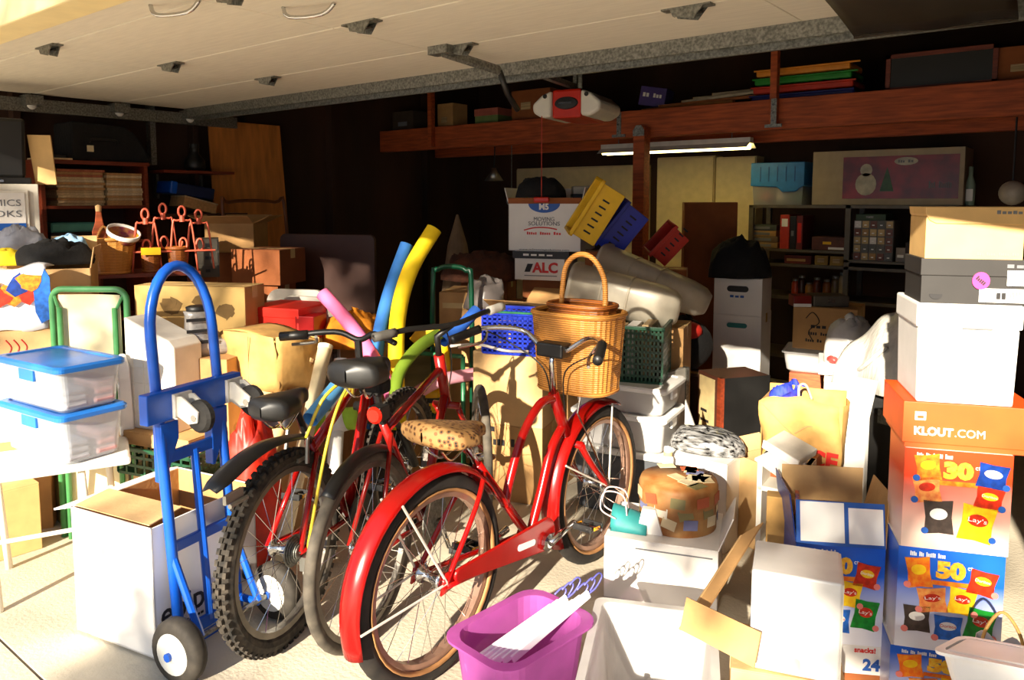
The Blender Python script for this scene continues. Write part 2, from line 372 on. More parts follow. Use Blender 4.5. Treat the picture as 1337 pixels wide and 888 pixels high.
# loft: edge beam, joists, deck, hangers, post
BZ0, BZ1 = 1.99, 2.185
struct(M().box(-5.55, .88, 5.0, 5.09, BZ0, BZ1).build('trim_2', WOOD, bevel=.004))
for i in range(8): struct(M().box(-5.2 + i*.8, -5.16 + i*.8, 5.09, 6.5, BZ0 + .06, BZ1 - .02).build('trim_%d' % (i + 20), WOOD))
for i in range(7):
    struct(M().box(-5.55, .88, 5.1 + i*.2, 5.295 + i*.2, BZ1 - .02, BZ1).build('trim_%d' % (i + 30), WOOD))
struct(M().box(-5.55, .88, 5.75, 5.84, BZ0 - .02, BZ0 + .06).build('trim_4', WOOD))
for i, px in enumerate((563, 1010)):
    p = ony(px, 160, 4.97)
    struct(M().box(p.x - .022, p.x + .022, 4.945, 4.998, BZ0 + .02, 2.9).build('trim_%d' % (i + 5), WOOD, bevel=.003))
for px in (803, 1010):
    p = ony(px, 150, 4.94); t = thing('strap_bracket', ('steel strap bracket bolted to the loft beam above the wooden post' if px == 803 else 'steel strap bracket under the hanger right of the garage door opener'), 'bracket', (p.x, 4.994 if px == 803 else 4.939, BZ0 + .02))
    M().box(-.018, .018, 0, .006, 0, .17).build('plate', STEEL, t); M().box(-.055, .055, -.004, .006, -.012, .008).build('foot_plate', STEEL, t)
    for z in (.03, .08, .13): M().lathe([(.007, -.012), (.007, 0)], 6, axis='y', c=(0, 0, z)).build('bolt', CHROME, t)
p = ony(843, 160, 5.0)
pt = struct(M().box(p.x - .045, p.x + .045, 5.0 - .1, 5.0 - .01, 0, BZ0 + .06).build('trim_3', WOOD, bevel=.004))
M().poly([(-.045, 0), (.045, 0), (.045, .04), (.02, .075), (-.02, .075), (-.045, .04)], -.006, 0).build('cap_plate', STEEL, pt, loc=(p.x, 4.9, BZ0 + .0))
# ---------------------------------------------------------------- overhead door
DOORM = mt('door_panel_paint', (228, 221, 204), .8, var=.04, scale=3, stretch=(2.5, 18, 1), bump=.08, bscale=90)
door = struct(bpy.data.objects.new('door_1', None)); COL.objects.link(door); door.location = (0, 0, DZ)
YS = [3.0, 2.465, 1.93, 1.395, 1.0]; DX0, DX1 = -5.3, .5
for a, b in zip(YS[1:], YS[:-1]):
    nx = 4
    for i in range(nx):
        x0 = DX0 + (DX1 - DX0)*i/nx; x1 = DX0 + (DX1 - DX0)*(i+1)/nx
        M().box(x0 + .0015, x1 - .0015, a + .003, b - .003, 0, .045).build('door_panel', DOORM, door, bevel=.004)
st = M(); st.box(DX0, DX1, 2.915, 2.92, -.06, 0).box(DX0, DX1, 2.92, 2.998, -.012, 0).box(DX0, DX1, 2.993, 2.998, -.075, 0).box(DX0, DX1, 2.99, 3.01, -.078, -.07); st.build('strut', STEEL, door)
def hinge(x, y):
    m = M().box(-.09, .09, -.022, .022, -.006, 0); h = m.build('hinge', STEEL, door, loc=(x, y, 0))
    M().poly([(-.06, 0), (.07, 0), (.03, -.045), (-.045, -.03)], -.02, -.016).build('hinge_leaf', STEEL, h)
    M().poly([(-.06, 0), (.07, 0), (.03, -.045), (-.045, -.03)], .016, .02).build('hinge_leaf', STEEL, h)
    M().tube([(-.05, 0, -.02), (.055, 0, -.02)], .008, 6).build('hinge_pin', BLACK, h)
rows = [gp(235, 85, DZ).x, gp(488, 33, DZ).x, gp(918, 18, DZ).x, -.1]
for i, x in enumerate(rows):
    for y in YS[1:4]:
        if (i == 2 and y < 2.4): continue
        hinge(x, y)
for px, py in ((228, 3), (403, 6)):
    q = gp(px, py, DZ); h = M().tube(bez([(-.1, 0, 0), (-.075, 0, -.035), (.05, 0, -.035), (.1, 0, 0)], 4), .007, 8).build('handle', CHROME, door, smooth=True, loc=(q.x, q.y, 0), rot=(0, 0, .35))
# tracks
def track(x, label, side):
    t = thing('door_track', label, 'track', (x, 0, DZ - .07))
    m = M().box(-.012, .012, .99, 3.35, -.035, .045).box(-.03, -.012, .99, 3.35, .04, .045).box(-.03, -.012, .99, 3.35, -.035, -.03); m.build('rail', STEEL, t)
    for y in (1.42, 1.93, 2.46, 2.96):
        M().box(-.02*side - .05, -.02*side + .06, y - .05, y + .05, .0, .06).build('roller_bracket', STEEL, t)
        M().lathe([(.025, -.012), (.03, 0), (.025, .012)], 12, axis='x', c=(-.03*side, y, .005)).build('roller', WHITE, t, smooth=True)
    M().box(-.14, -.08, 2.72, 2.76, -.33, .65).build('hanger', STEEL, t); M().box(-.14, .02, 2.72, 2.76, -.02, .02).build('cross_bracket', STEEL, t)
track(-5.33, 'long steel door track along the left wall under the raised door', -1)
track(.53, 'steel door track along the right wall out of sight above the chip boxes', -1)
# smoky plastic sheet and batten hanging under the right of the door
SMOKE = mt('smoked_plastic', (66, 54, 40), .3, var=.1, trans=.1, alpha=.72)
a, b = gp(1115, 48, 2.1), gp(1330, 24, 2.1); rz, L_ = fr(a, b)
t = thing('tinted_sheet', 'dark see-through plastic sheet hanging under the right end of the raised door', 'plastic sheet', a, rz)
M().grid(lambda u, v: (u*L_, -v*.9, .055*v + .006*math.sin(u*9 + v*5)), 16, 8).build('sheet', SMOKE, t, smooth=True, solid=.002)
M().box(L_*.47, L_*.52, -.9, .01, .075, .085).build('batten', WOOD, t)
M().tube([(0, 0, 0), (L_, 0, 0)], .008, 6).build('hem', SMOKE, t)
# operator arm
q0, q1 = gp(578, 68, 2.16), gp(652, 92, 2.12)
t = thing('opener_arm', 'steel operator arm bracket on the underside of the raised door', 'bracket', q0)
v = q1 - q0
M().tube([(0, 0, 0), tuple(v)], .022, 6, flat=.6).build('channel', STEEL, t); M().box(-.06, .05, -.03, .03, -.01, .03).build('foot', STEEL, t)
M().tube([tuple(v), tuple(v + Vector((.0, .06, -.1))), tuple(v + Vector((-.02, .16, -.16)))], .014, 6).build('curved_arm', BLACK, t, smooth=True)
# opener
oc = at(741, 135, 4.75)
t = thing('garage_door_opener', 'white and red garage door opener hanging in front of the loft beam', 'door opener', oc, math.radians(12))
M().box(-.095, .095, -.02, .4, -.09, .085).build('motor_housing', REDP, t, bevel=.015)
oo = M().lathe([(.0, -.03), (.05, -.028), (.055, -.02)], 24, axis='y', sx=1.4, sy=.7).build('display_window', BLACK, t); M().box(-.045, .04, -.036, -.03, -.004, .006).build('glare_strip', CHROME, oo)
LENS = mt('lamp_lens_plastic', (236, 230, 216), .35, var=.03)
for s in (-1, 1):
    m = M(); pr = [(.095, .08), (.16, .055), (.225, .0), (.22, -.05), (.16, -.085), (.095, -.08)]
    if s < 0: pr = [(-x, z) for x, z in pr][::-1]
    m.poly(pr, -.035, .36); l = m.build('lamp_lens', LENS, t, bevel=.02, seg=3)
    M().lathe([(.012, -.042), (.014, -.035)], 10, axis='y', c=(s*.135, 0, .045)).build('screw_cap', BLACK, l)
M().box(-.018, .018, -1.6, .1, .10, .13).build('rail', STEEL, t)
M().box(.06, .085, .02, .03, .08, .7).build('hanger_strap', STEEL, t); M().box(-.085, -.06, .3, .31, .08, .7).build('hanger_strap', STEEL, t)
pc = at(707, 262, 4.62); cl = oc.z - .1 - pc.z
pr_ = Matrix.Rotation(-math.radians(12), 3, 'Z') @ (pc - oc)
M().tube([(pr_.x, pr_.y, -.09), (pr_.x, pr_.y, pr_.z + .02)], .003, 5).build('pull_cord', mt('red_cord', (190, 60, 40)), t)
M().box(pr_.x - .05, pr_.x + .05, pr_.y - .012, pr_.y + .012, pr_.z - .012, pr_.z + .022).build('pull_handle', REDP, t, bevel=.008)
# fluorescent light
a, b = ony(787, 203, 5.5), ony(981, 196, 5.5)
t = thing('fluorescent_light', 'long fluorescent shop light glowing under the loft', 'lamp', (a.x, 5.5, a.z)); L_ = b.x - a.x
M().poly([(0, 0)] + [(0, 0)], 0, 0) if False else None
m = M().box(0, L_, -.03, .03, .045, .085); m.quad((0, -.03, .05), (L_, -.03, .05), (L_, -.09, .012), (0, -.09, .012)); m.quad((0, .03, .05), (L_, .03, .05), (L_, .09, .012), (0, .09, .012)); m.build('housing', WPAINT, t, solid=.002)
TUBE = emis('lamp_tube_glow', (255, 232, 150), 9)
for y in (-.03, .03): M().tube([(.02, y, .018), (L_ - .02, y, .018)], .017, 10).build('lamp_tube', TUBE, t, smooth=True)
for x in (.15, L_ - .15): M().tube([(x, 0, .08), (x, 0, 2.166 - a.z)], .003, 5).build('hanging_chain', STEEL, t)
# ---------------------------------------------------------------- unseen trees that dapple the sun; broad crown shaped to shade the back
LEAF = mt('leaf_green', (60, 96, 36), .6, var=.2); BARK = mt('bark', (90, 66, 46), .9, bump=.8)
def tree(label, base, crown, rad, z0, z1, seed, nclump, nlow, zlow, lowx):     # trunk leaning out to a broad crown; a few low sprays
    r = random.Random(seed); t = thing('street_tree', label, 'tree', base); cx, cy = crown[0] - base[0], crown[1] - base[1]
    tr = M().tube(bez([(0, 0, 0), (cx*.05, cy*.05, z0*.45), (cx*.35, cy*.35, z0*.9), (cx*.8, cy*.8, z0*1.12)], 5), [.2 - .12*i/15 for i in range(16)], 8)
    for i in range(10):
        a = r.uniform(0, 6.28); q = r.uniform(.4, .95); tr.tube(bez([(cx*.4, cy*.4, z0*.93), (cx*.7 + rad[0]*.4*q*math.cos(a), cy*.7 + rad[1]*.4*q*math.sin(a), z0*1.12), (cx + rad[0]*q*math.cos(a), cy + rad[1]*q*math.sin(a), z0*1.2)], 4), [.07 - .05*k/8 for k in range(9)], 6)
    tr.build('trunk', BARK, t, smooth=True)
    f = M()
    def clump(c, n, sg):
        for j in range(n):
            p = c + Vector((r.gauss(0, sg), r.gauss(0, sg), r.gauss(0, sg*.7))); n_ = Vector((r.gauss(0, 1), r.gauss(0, 1), r.gauss(0, 1))).normalized(); u = n_.orthogonal().normalized()*.075; v = n_.cross(u).normalized()*.042
            f.quad(p - u, p + v, p + u, p - v)
    for i in range(nclump):
        a = r.uniform(0, 6.28); q = r.random()**.5; zz = z0 + (z1 - z0)*r.random()
        clump(Vector((cx + rad[0]*q*math.cos(a), cy + rad[1]*q*math.sin(a), zz)), 26, .2)
    for i in range(nlow):
        clump(Vector((cx + r.uniform(*lowx), cy + rad[1]*r.uniform(-.6, .6), r.uniform(zlow, z0))), 36, .12)
    o = f.build('foliage', LEAF, t); o['kind'] = 'stuff'
    return t
tree('leafy street tree across the drive with a broad high crown', (-6.5, -11.5, 0), (-1.6, -10.2), (4.0, 1.5), 5.55, 7.6, 8, 330, 34, 3.7, (2.0, 4.9))
tree('smaller street tree right of the broad crowned one across the drive', (7.6, -11.0, 0), (5.3, -10.2), (1.5, 1.0), 6.2, 7.8, 5, 40, 10, 3.9, (-1.0, 1.2))
# ================================================================ bicycles
def wheel(t, name, c, R, tr, tyre, rim, spokes=28, knob=False, steer=0.0, wall=None):
    rm = M(); seg = 40
    prof = [(R - tr*2 + .004, -tr*.6), (R - tr*2 - .016, -tr*.55), (R - tr*2 - .016, tr*.55), (R - tr*2 + .004, tr*.6)]
    n0 = 0
    for (r, y) in prof: 
        for j in range(seg): a = 2*math.pi*j/seg; rm.v.append((r*math.cos(a), y, r*math.sin(a)))
    for i in range(4):
        for j in range(seg): rm.f.append((i*seg + j, i*seg + (j+1) % seg, ((i+1) % 4)*seg + (j+1) % seg, ((i+1) % 4)*seg + j))
    w_ = rm.build(name, rim, t, smooth=False, loc=c, rot=(0, 0, steer))
    ty = M().tube([((R - tr)*math.cos(2*math.pi*j/seg), 0, (R - tr)*math.sin(2*math.pi*j/seg)) for j in range(seg)], tr, 10, closed=True)
    if knob:
        for j in range(64):
            a = 2*math.pi*(j + .0)/64
            for k, off in ((-.6, 0), (.0, .5), (.6, 0)):
                b = a + off*2*math.pi/64; rr = R - (.006 if k else -.002); e = Vector((math.cos(b), 0, math.sin(b))); tn = Vector((-math.sin(b), 0, math.cos(b)))
                ty.obox(e*rr + Vector((0, k*tr, 0)), tn*.009, Vector((0, tr*.22, 0)), e*.008)
    ty.build('tyre', tyre, w_, smooth=not knob)
    if wall:
        sw = M()
        for s in (-1, 1):
            sw.lathe([(R - tr*2 + .002, s*tr*.72), (R - tr*1.55, s*tr*.99)], 40, axis='y', cap=False)
        sw.build('sidewall', wall, w_, smooth=True, solid=.003)
    hb = M().lathe([(.016, -.05), (.03, -.045), (.03, -.038), (.016, -.034), (.016, .034), (.03, .038), (.03, .045), (.016, .05)], 14, axis='y'); hb.lathe([(.006, -.068), (.006, .068)], 8, axis='y')
    hb.build('hub', CHROME, w_, smooth=True)
    sp = M()
    for j in range(spokes):
        a = 2*math.pi*j/spokes; s = 1 if j % 2 else -1; b = a + (.55 if (j//2) % 2 else -.55)
        sp.tube([(.028*math.cos(b), s*.04, .028*math.sin(b)), ((R - tr*2 - .012)*math.cos(a), 0, (R - tr*2 - .012)*math.sin(a))], .0012, 4, cap=False)
    sp.build('spokes', CHROME, w_)
    return w_
def fender(t, name, c, R, w_, a0, a1, mat, n=26):
    def fn(u, v):
        a = a0 + (a1 - a0)*u; k = v*2 - 1; e = 1.0 if 0 < u < 1 else .8
        r = R - .022*k*k*e; return (c[0] + r*math.cos(a), c[1] + k*w_, c[2] + r*math.sin(a))
    return M().grid(fn, n, 9).build(name, mat, t, smooth=True, solid=.003)
def pedals(t, bb, L_, ang, off=.075):
    for s in (-1, 1):
        a = ang if s < 0 else ang + math.pi; e = Vector((bb[0] + L_*math.cos(a), s*off, bb[1] + L_*math.sin(a)))
        cr = M().tube([(bb[0], s*off, bb[1]), tuple(e)], [.014, .01], 8).build('crank_arm', CHROME, t, smooth=True)
        pm = M().box(-.045, .045, -.035, .035, -.011, -.003).box(-.045, -.035, -.04, .04, -.012, .012).box(.035, .045, -.04, .04, -.012, .012).box(-.035, .035, -.006, .006, -.008, .008)
        pe = pm.build('pedal', BLACK, t, bevel=.002, loc=(e.x, s*(off + .06), e.z), rot=(0, .15, 0))
        for k in (-1, 1): M().box(-.02, .02, k*.04 - .002, k*.04 + .002, -.006, .006).build('reflector', mt('amber_reflector', (250, 170, 20), .2), pe, loc=(0, 0, 0)); 
        M().tube([(0, -.06, 0), (0, .06, 0)], .005, 6).build('axle', CHROME, pe)
def saddle(t, c, L_, W, H, mat, tilt=0, name='saddle'):
    def fn(u, v):       # u along, v round
        x = (u - .5)*L_; w_ = W*(.5 if u < .42 else .5*(1 - .72*min(1, (u - .42)/.38)))*(math.sin(min(1, max(.02, u/.16))*math.pi/2))*(math.sin(min(1, max(.02, (1 - u)/.1))*math.pi/2))
        a = 2*math.pi*v; ca, sa = math.cos(a), math.sin(a)
        hh = H*(.55 - .22*u)*(.35 + .65*math.sin(min(1, max(.05, u/.12))*math.pi/2))*(.45 + .55*math.sin(min(1, max(.05, (1 - u)/.12))*math.pi/2))
        return (c[0] + x, c[1] + w_*math.copysign(abs(ca)**.7, ca), c[2] + tilt*x + H*.12*(1 - u) + hh*math.copysign(abs(sa)**.7, sa)*(1 if sa > 0 else .8))
    s = M().grid(fn, 22, 18, cv=True).build(name, mat, t, smooth=True)
    for k in (-1, 1): M().tube(bez([(c[0] - L_*.32, k*.035, c[2] - H*.35), (c[0] - L_*.1, k*.022, c[2] - H*.35 - .045), (c[0] + L_*.3, k*.012, c[2] - H*.3)], 5), .004, 6).build('saddle_rail', CHROME, s)
    return s
TYRED = mt('tyre_black', (40, 34, 28), .8, var=.3, scale=20)
RIMB = mt('rim_tan', (176, 140, 120), .35, .6, var=.1); RIMS = mt('rim_dull_alloy', (118, 112, 104), .4, .7, var=.15)
LEO = spotm('leopard_print', (160, 120, 70), (40, 25, 12), 62, .45, (120, 80, 40))
# ---- red cruiser
ra, fa = gp(565, 884), gp(776, 730); rz, WB = fr(ra, fa); R = .335
cz = thing('cruiser_bicycle', 'shiny red cruiser bicycle with wicker basket and animal print saddle, front of the three', 'bicycle', ra, rz, 'bicycles parked in a row')
t = cz
wheel(t, 'rear_wheel', (0, 0, R), R, .031, TYRED, RIMB, wall=TAN)
BB = (.53, .28); H1 = (.695, .79); H2 = (.79, .595); ST = (.2, .68)
fm = M()
tp = bez([(H1[0] + .005, 0, H1[1] - .02), (.60, 0, .765), (.49, 0, .67), (.41, 0, .52), (.385, 0, .44)], 6); fm.tube(tp, .017, 10)
fm.tube(bez([(H2[0] - .03, 0, H2[1] + .05), (.68, 0, .57), (.61, 0, .42), (BB[0] + .01, 0, BB[1])], 6), .018, 10)
fm.tube([(BB[0], 0, BB[1]), (ST[0] + .03, 0, ST[1] - .04)], .017, 10)
for s in (-1, 1):
    fm.tube(bez([(.245, s*.02, .61), (.16, s*.05, .52), (0.0, s*.062, R)], 4), .009, 8)
    fm.tube(bez([(BB[0], s*.03, BB[1]), (.35, s*.055, .285), (0, s*.064, R - .01)], 4), .010, 8)
    fm.poly([(-.03, R - .03), (.045, R - .02), (.04, R + .03), (-.01, R + .035)], s*.064 - .004, s*.064 + .004)
fm.lathe([(.028, -.036), (.028, .036)], 14, axis='y', c=(BB[0], 0, BB[1]))
fm.build('frame', RED, t, smooth=True)
M().tube([(H1[0], 0, H1[1]), (H2[0], 0, H2[1])], .022, 12).build('head_tube', RED, t, smooth=True)
M().tube([(ST[0] + .04, 0, ST[1] - .05), (ST[0] - .045, 0, .745)], .012, 8).build('seat_post', CHROME, t, smooth=True)
saddle(t, (.11, 0, .775), .30, .27, .08, LEO, tilt=-.10)
fx = WB; steer = 0
fk = M()
for s in (-1, 1): fk.tube(bez([(H2[0] + .02, s*.055, H2[1] - .03), (H2[0] + .09, s*.06, H2[1] - .12), (fx, s*.06, R)], 4), [.016 - .005*i/8 for i in range(9)], 8)
fk.tube([(H2[0] + .02, -.065, H2[1] - .03), (H2[0] + .02, .065, H2[1] - .03)], .016, 8); fk.tube([(H2[0], 0, H2[1]), (H2[0] + .02, 0, H2[1] - .04)], .018, 8)
fk.build('fork', RED, t, smooth=True)
wheel(t, 'front_wheel', (fx, 0, R), R, .031, TYRED, RIMB, wall=TAN)
rf = fender(t, 'rear_fender', (0, 0, R), R + .028, .042, math.radians(28), math.radians(197), RED)
ff = fender(t, 'front_fender', (fx, 0, R), R + .028, .042, math.radians(65), math.radians(208), RED)
BRACE = mt('pale_metal_rod', (226, 220, 206), .35, .3)
for s in (-1, 1):
    M().tube([(0, s*.066, R), (-.17, s*.045, R + .30)], .0045, 6).build('fender_brace', BRACE, rf); M().tube([(0, s*.066, R), (-.34, s*.045, R - .02)], .004, 6).build('fender_brace', BRACE, rf)
    M().tube([(fx, s*.066, R), (fx - .30, s*.045, R + .17)], .004, 6).build('fender_brace', BRACE, ff); M().tube([(fx, s*.066, R), (fx + .06, s*.045, R + .34)], .004, 6).build('fender_brace', BRACE, ff)
cg = [(0 + .30*0, 0)]
def cap_(cx, cz, r, a0, a1, n=8): return [(cx + r*math.cos(a0 + (a1 - a0)*i/n), cz + r*math.sin(a0 + (a1 - a0)*i/n)) for i in range(n+1)]
o = M().poly(cap_(BB[0], BB[1] + .02, .068, -1.2, 1.75) + cap_(.05, R + .01, .024, 1.75, 4.4), -.078, -.066).build('chain_guard', RED, t, bevel=.006)
M().poly(cap_(.45, .305, .012, -1.2, 1.75) + cap_(.37, .315, .012, 1.75, 4.4), -.0805, -.078).build('badge', INKW, o)
pedals(t, BB, .165, math.radians(8), .1)
M().lathe([(.02, -.1), (.032, -.095), (.032, -.08)], 12, axis='y', c=(BB[0], 0, BB[1])).build('crank_hub', CHROME, t)
M().tube(bez([(.34, .05, .27), (.4, .1, .15), (.42, .19, .008)], 3), .008, 6).build('kickstand', CHROME, t)
SX, SZ = .66, .955
M().tube([(H1[0], 0, H1[1]), (H1[0] - .012, 0, SZ - .04), (SX + .035, 0, SZ)], .012, 8).build('stem', CHROME, t, smooth=True)
bar = bez([(.50, -.31, 1.0), (.60, -.27, 1.03), (.70, -.15, 1.02), (.695, -.04, SZ), (.695, .04, SZ), (.70, .15, 1.02), (.60, .27, 1.03), (.50, .31, 1.0)], 6)
hb = M().tube(bar, .0105, 8).build('handlebar', CHROME, t, smooth=True)
for s in (-1, 1):
    M().tube(bez([(.47, s*.325, .995), (.53, s*.3, 1.012), (.585, s*.275, 1.028)], 4), .018, 10).build('grip', BLACK, hb, smooth=True)
    M().tube(bez([(.60, s*.25, 1.02), (.56, s*.24, .985), (.47, s*.29, .97)], 4), .006, 6).build('brake_lever', CHROME, hb)
    M().tube(bez([(.6, s*.25, 1.02), (.67, s*.19, .97), (.70, s*.05, .88), (.73, s*.03, .72)], 6), .003, 6).build('brake_cable', BLACK, hb)
M().box(.66, .73, -.06, .06, SZ - .02, SZ + .035).build('bar_clamp', BLACK, t, bevel=.008)
# basket: woven with separate stakes and rim
def oval(a, rx, ry, p=.62):
    c, s = math.cos(a), math.sin(a); return math.copysign(abs(c)**p, c)*rx, math.copysign(abs(s)**p, s)*ry
def basket(t, c, rx, ry, z0, z1, flare, mat, nm='basket', rows=16, n=44, p=.62):
    b = None; m = M()
    for i in range(rows + 1):
        k = i/rows; z = z0 + (z1 - z0)*k; f = 1 - flare*(1 - k)
        for j in range(n):
            x, y = oval(2*math.pi*j/n, rx*f, ry*f, p); wv = 1 + (.012 if j % 2 else -.008) + (.004 if i % 2 else 0); m.v.append((c[0] + x*wv, c[1] + y*wv, z))
    for i in range(rows):
        for j in range(n): m.f.append((i*n+j, i*n+(j+1) % n, (i+1)*n+(j+1) % n, (i+1)*n+j))
    m.f.append(tuple(range(n))[::-1])
    b = m.build(nm, mat, t, smooth=False, solid=.005)
    M().tube([(c[0] + oval(2*math.pi*j/32, rx*1.01, ry*1.01, p)[0], c[1] + oval(2*math.pi*j/32, rx*1.01, ry*1.01, p)[1], z1) for j in range(32)], .011, 7, closed=True).build('rim', mat, b, smooth=True)
    M().tube([(c[0] + oval(2*math.pi*j/32, rx*(1-flare), ry*(1-flare), p)[0], c[1] + oval(2*math.pi*j/32, rx*(1-flare), ry*(1-flare), p)[1], z0 + .006) for j in range(32)], .01, 7, closed=True).build('base_rim', mat, b, smooth=True)
    return b
bk = basket(t, (.875, 0, 0), .125, .18, .775, 1.085, .14, WICK, rows=22, n=64)
for s in (-1, 1): M().tube([(.80, s*.06, .775), (.79, s*.05, .70), (fx, s*.07, R)], .004, 6).build('basket_stay', CHROME, t)
# picnic basket standing in the bicycle basket
pk = thing('picnic_basket', 'small round wicker basket with an arched handle resting in the bicycle basket', 'basket', cz.matrix_basis @ Vector((.885, -.01, .80)), rz)
b2 = basket(pk, (0, 0, 0), .085, .135, 0, .315, .2, WICKD, 'basket_bowl', rows=14, n=40)
M().tube(bez([(0, -.105, .30), (0, -.10, .42), (0, -.05, .50), (0, .02, .515), (0, .08, .46), (0, .1, .31)], 6), .011, 8).build('handle', WICK, pk, smooth=True)
# ---- second bicycle: dark red city bike
rb = gp(478, 838); rzb = rz + math.radians(16)
t = bk2 = thing('city_bicycle', 'dark red bicycle with smooth dusty tyres and tall black saddle between the other two', 'bicycle', rb, rzb, 'bicycles parked in a row')
wheel(t, 'rear_wheel', (0, 0, R), R, .02, RUBBERG, RIMS)
wheel(t, 'front_wheel', (1.03, 0, R), R, .02, RUBBERG, RIMS, steer=.5)
BB2 = (.42, .28)
fm = M(); fm.tube([(BB2[0], 0, BB2[1]), (.14, 0, .74)], .017, 10); fm.tube([(.16, 0, .71), (.60, 0, .84)], .016, 10); fm.tube([(BB2[0], 0, BB2[1]), (.64, 0, .72)], .019, 10); fm.tube([(.59, 0, .90), (.66, 0, .68)], .022, 10)
for s in (-1, 1):
    fm.tube([(.16, s*.02, .70), (0, s*.062, R)], .009, 8); fm.tube([(BB2[0], s*.03, BB2[1]), (0, s*.062, R)], .010, 8)
fm.build('frame', DKRED, t, smooth=True)
fk = M()
for s in (-1, 1): fk.tube(bez([(.67, s*.05, .66), (.8, s*.055, .5), (1.03, s*.06, R)], 3), .012, 8)
fk.tube([(.66, -.06, .675), (.66, .06, .675)], .016, 8); fk.build('fork', DKRED, t, smooth=True)
M().tube([(.14, 0, .74), (.085, 0, .90)], .013, 8).build('seat_post', BLACK, t); saddle(t, (.04, 0, .945), .27, .20, .10, BLACK)
M().lathe([(.022, -.008), (.03, 0), (.022, .004)], 14, axis='x', c=(.03, -.03, .80)).build('rear_reflector', mt('red_reflector', (230, 30, 16), .15), t)
M().box(.035, .1, -.05, .0, .775, .825).build('reflector_bracket', BLACK, t, bevel=.004)
iv = (Matrix.Translation(rb) @ Matrix.Rotation(rzb, 4, 'Z')).inverted()
wl = lambda q: tuple(iv @ q)
ends = [at(488, 441, 2.85), at(535, 430, 2.95), at(590, 424, 3.08), at(632, 408, 3.2), at(656, 400, 3.28)]
bp = [wl(q) for q in ends]
hb = M().tube(bez(bp, 6), .0115, 8).build('handlebar', BLACK, t, smooth=True)
M().tube(bez([bp[0], tuple(Vector(bp[0])*.4 + Vector(bp[1])*.6)], 3), .019, 10).build('grip', mt('grey_grip', (86, 82, 76), .7), hb, smooth=True)
M().tube(bez([tuple(Vector(bp[3])*.75 + Vector(bp[4])*.25), bp[4]], 3), .02, 10).build('grip', mt('pale_grip', (214, 208, 196), .5), hb, smooth=True)
hc = Vector(bp[2]); M().tube([(.59, 0, .90), (.575, 0, .98), tuple(hc)], .014, 8).build('stem', BLACK, t, smooth=True)
M().tube(bez([bp[1], tuple(Vector(bp[1]) + Vector((.2, -.05, -.02))), (.75, .02, .8), (.66, .03, .62)], 6), .003, 6).build('brake_cable', BLACK, t)
WCAB = mt('white_cable', (226, 220, 212), .4)
M().tube(bez([wl(at(588, 452, 3.0)), wl(at(625, 450, 3.05)), wl(at(660, 458, 3.05)), wl(at(690, 459, 3.02))], 6), .006, 6).build('cable_housing', WCAB, t, smooth=True)
pedals(t, BB2, .165, math.radians(-60), .08)
M().lathe([(.1, -.062), (.1, -.056)], 30, axis='y', c=(BB2[0], 0, BB2[1])).build('chainring', STEEL, t)
M().lathe([(.045, -.062), (.045, -.04)], 20, axis='y', c=(0, 0, R)).build('cassette', STEEL, t)
fender(t, 'rear_fender', (0, 0, R), R + .02, .028, math.radians(60), math.radians(130), BLACK)
# bag under the saddle
M().box(.045, .13, -.045, .045, .86, .915).build('saddle_bag', BLACKF, t, bevel=.015)
# ---- third: mountain bike
rc = gp(374, 838)
t = mb = thing('mountain_bicycle', 'red mountain bicycle with knobby tyres and black clip-on mudguard next to the blue hand truck', 'bicycle', rc, rz + math.radians(19), 'bicycles parked in a row')
wheel(t, 'rear_wheel', (0, 0, R), R, .028, mt('knobby_tyre', (66, 58, 48), .85, var=.4, scale=30), RIMS, knob=True)
wheel(t, 'front_wheel', (.92, 0, R), R, .028, mt('knobby_tyre', (66, 58, 48)), RIMS, knob=True)
BB3 = (.43, .29)
fm = M(); fm.tube([(BB3[0], 0, BB3[1]), (.17, 0, .66)], .018, 10); fm.tube([(.185, 0, .63), (.56, 0, .82)], .02, 10); fm.tube([(BB3[0], 0, BB3[1]), (.6, 0, .73)], .022, 10); fm.tube([(.55, 0, .86), (.62, 0, .69)], .024, 10)
for s in (-1, 1):
    fm.tube([(.18, s*.025, .62), (0, s*.066, R)], .01, 8); fm.tube([(BB3[0], s*.03, BB3[1]), (0, s*.066, R)], .011, 8)
fm.build('frame', RED, t, smooth=True)
fk = M()
for s in (-1, 1): fk.tube([(.64, s*.06, .66), (.80, s*.065, .53)], .014, 8); fk.tube([(.78, s*.065, .545), (.92, s*.066, R)], .02, 8)
fk.tube([(.63, -.07, .67), (.63, .07, .67)], .02, 8); fk.build('suspension_fork', BLACK, t, smooth=True)
M().tube([(.17, 0, .66), (.1, 0, .79)], .013, 8).build('seat_post', BLACK, t); saddle(t, (.03, 0, .835), .27, .16, .085, BLACK, tilt=.04)
fl = M().grid(lambda u, v: (.14 - .50*u, (v - .5)*.085*(1 if u < .9 else 1 - (u - .9)*4), .70 - .02*u + .05*math.sin(u*3.1) - .012*abs(v*2 - 1)), 14, 5).build('mudguard', BLACK, t, smooth=True, solid=.004)
fb = M().box(-.04, .04, -.006, .006, -.014, .014).tube([(-.03, -.01, -.02), (.05, -.01, -.02)], .008, 6); fb.build('mudguard_clamp', ALU, fl, loc=(-.33, -.06, .655))
cs = M()
for i, r_ in enumerate((.055, .048, .042, .036, .03, .025)): cs.lathe([(r_, -.036 - .005*i), (r_, -.039 - .005*i)], 24, axis='y', c=(0, 0, R))
cs.build('cassette', STEEL, t)
dm = M().box(.0, .035, -.085, -.06, R - .07, R - .02).tube([(.02, -.075, R - .06), (.045, -.075, R - .17)], .012, 6)
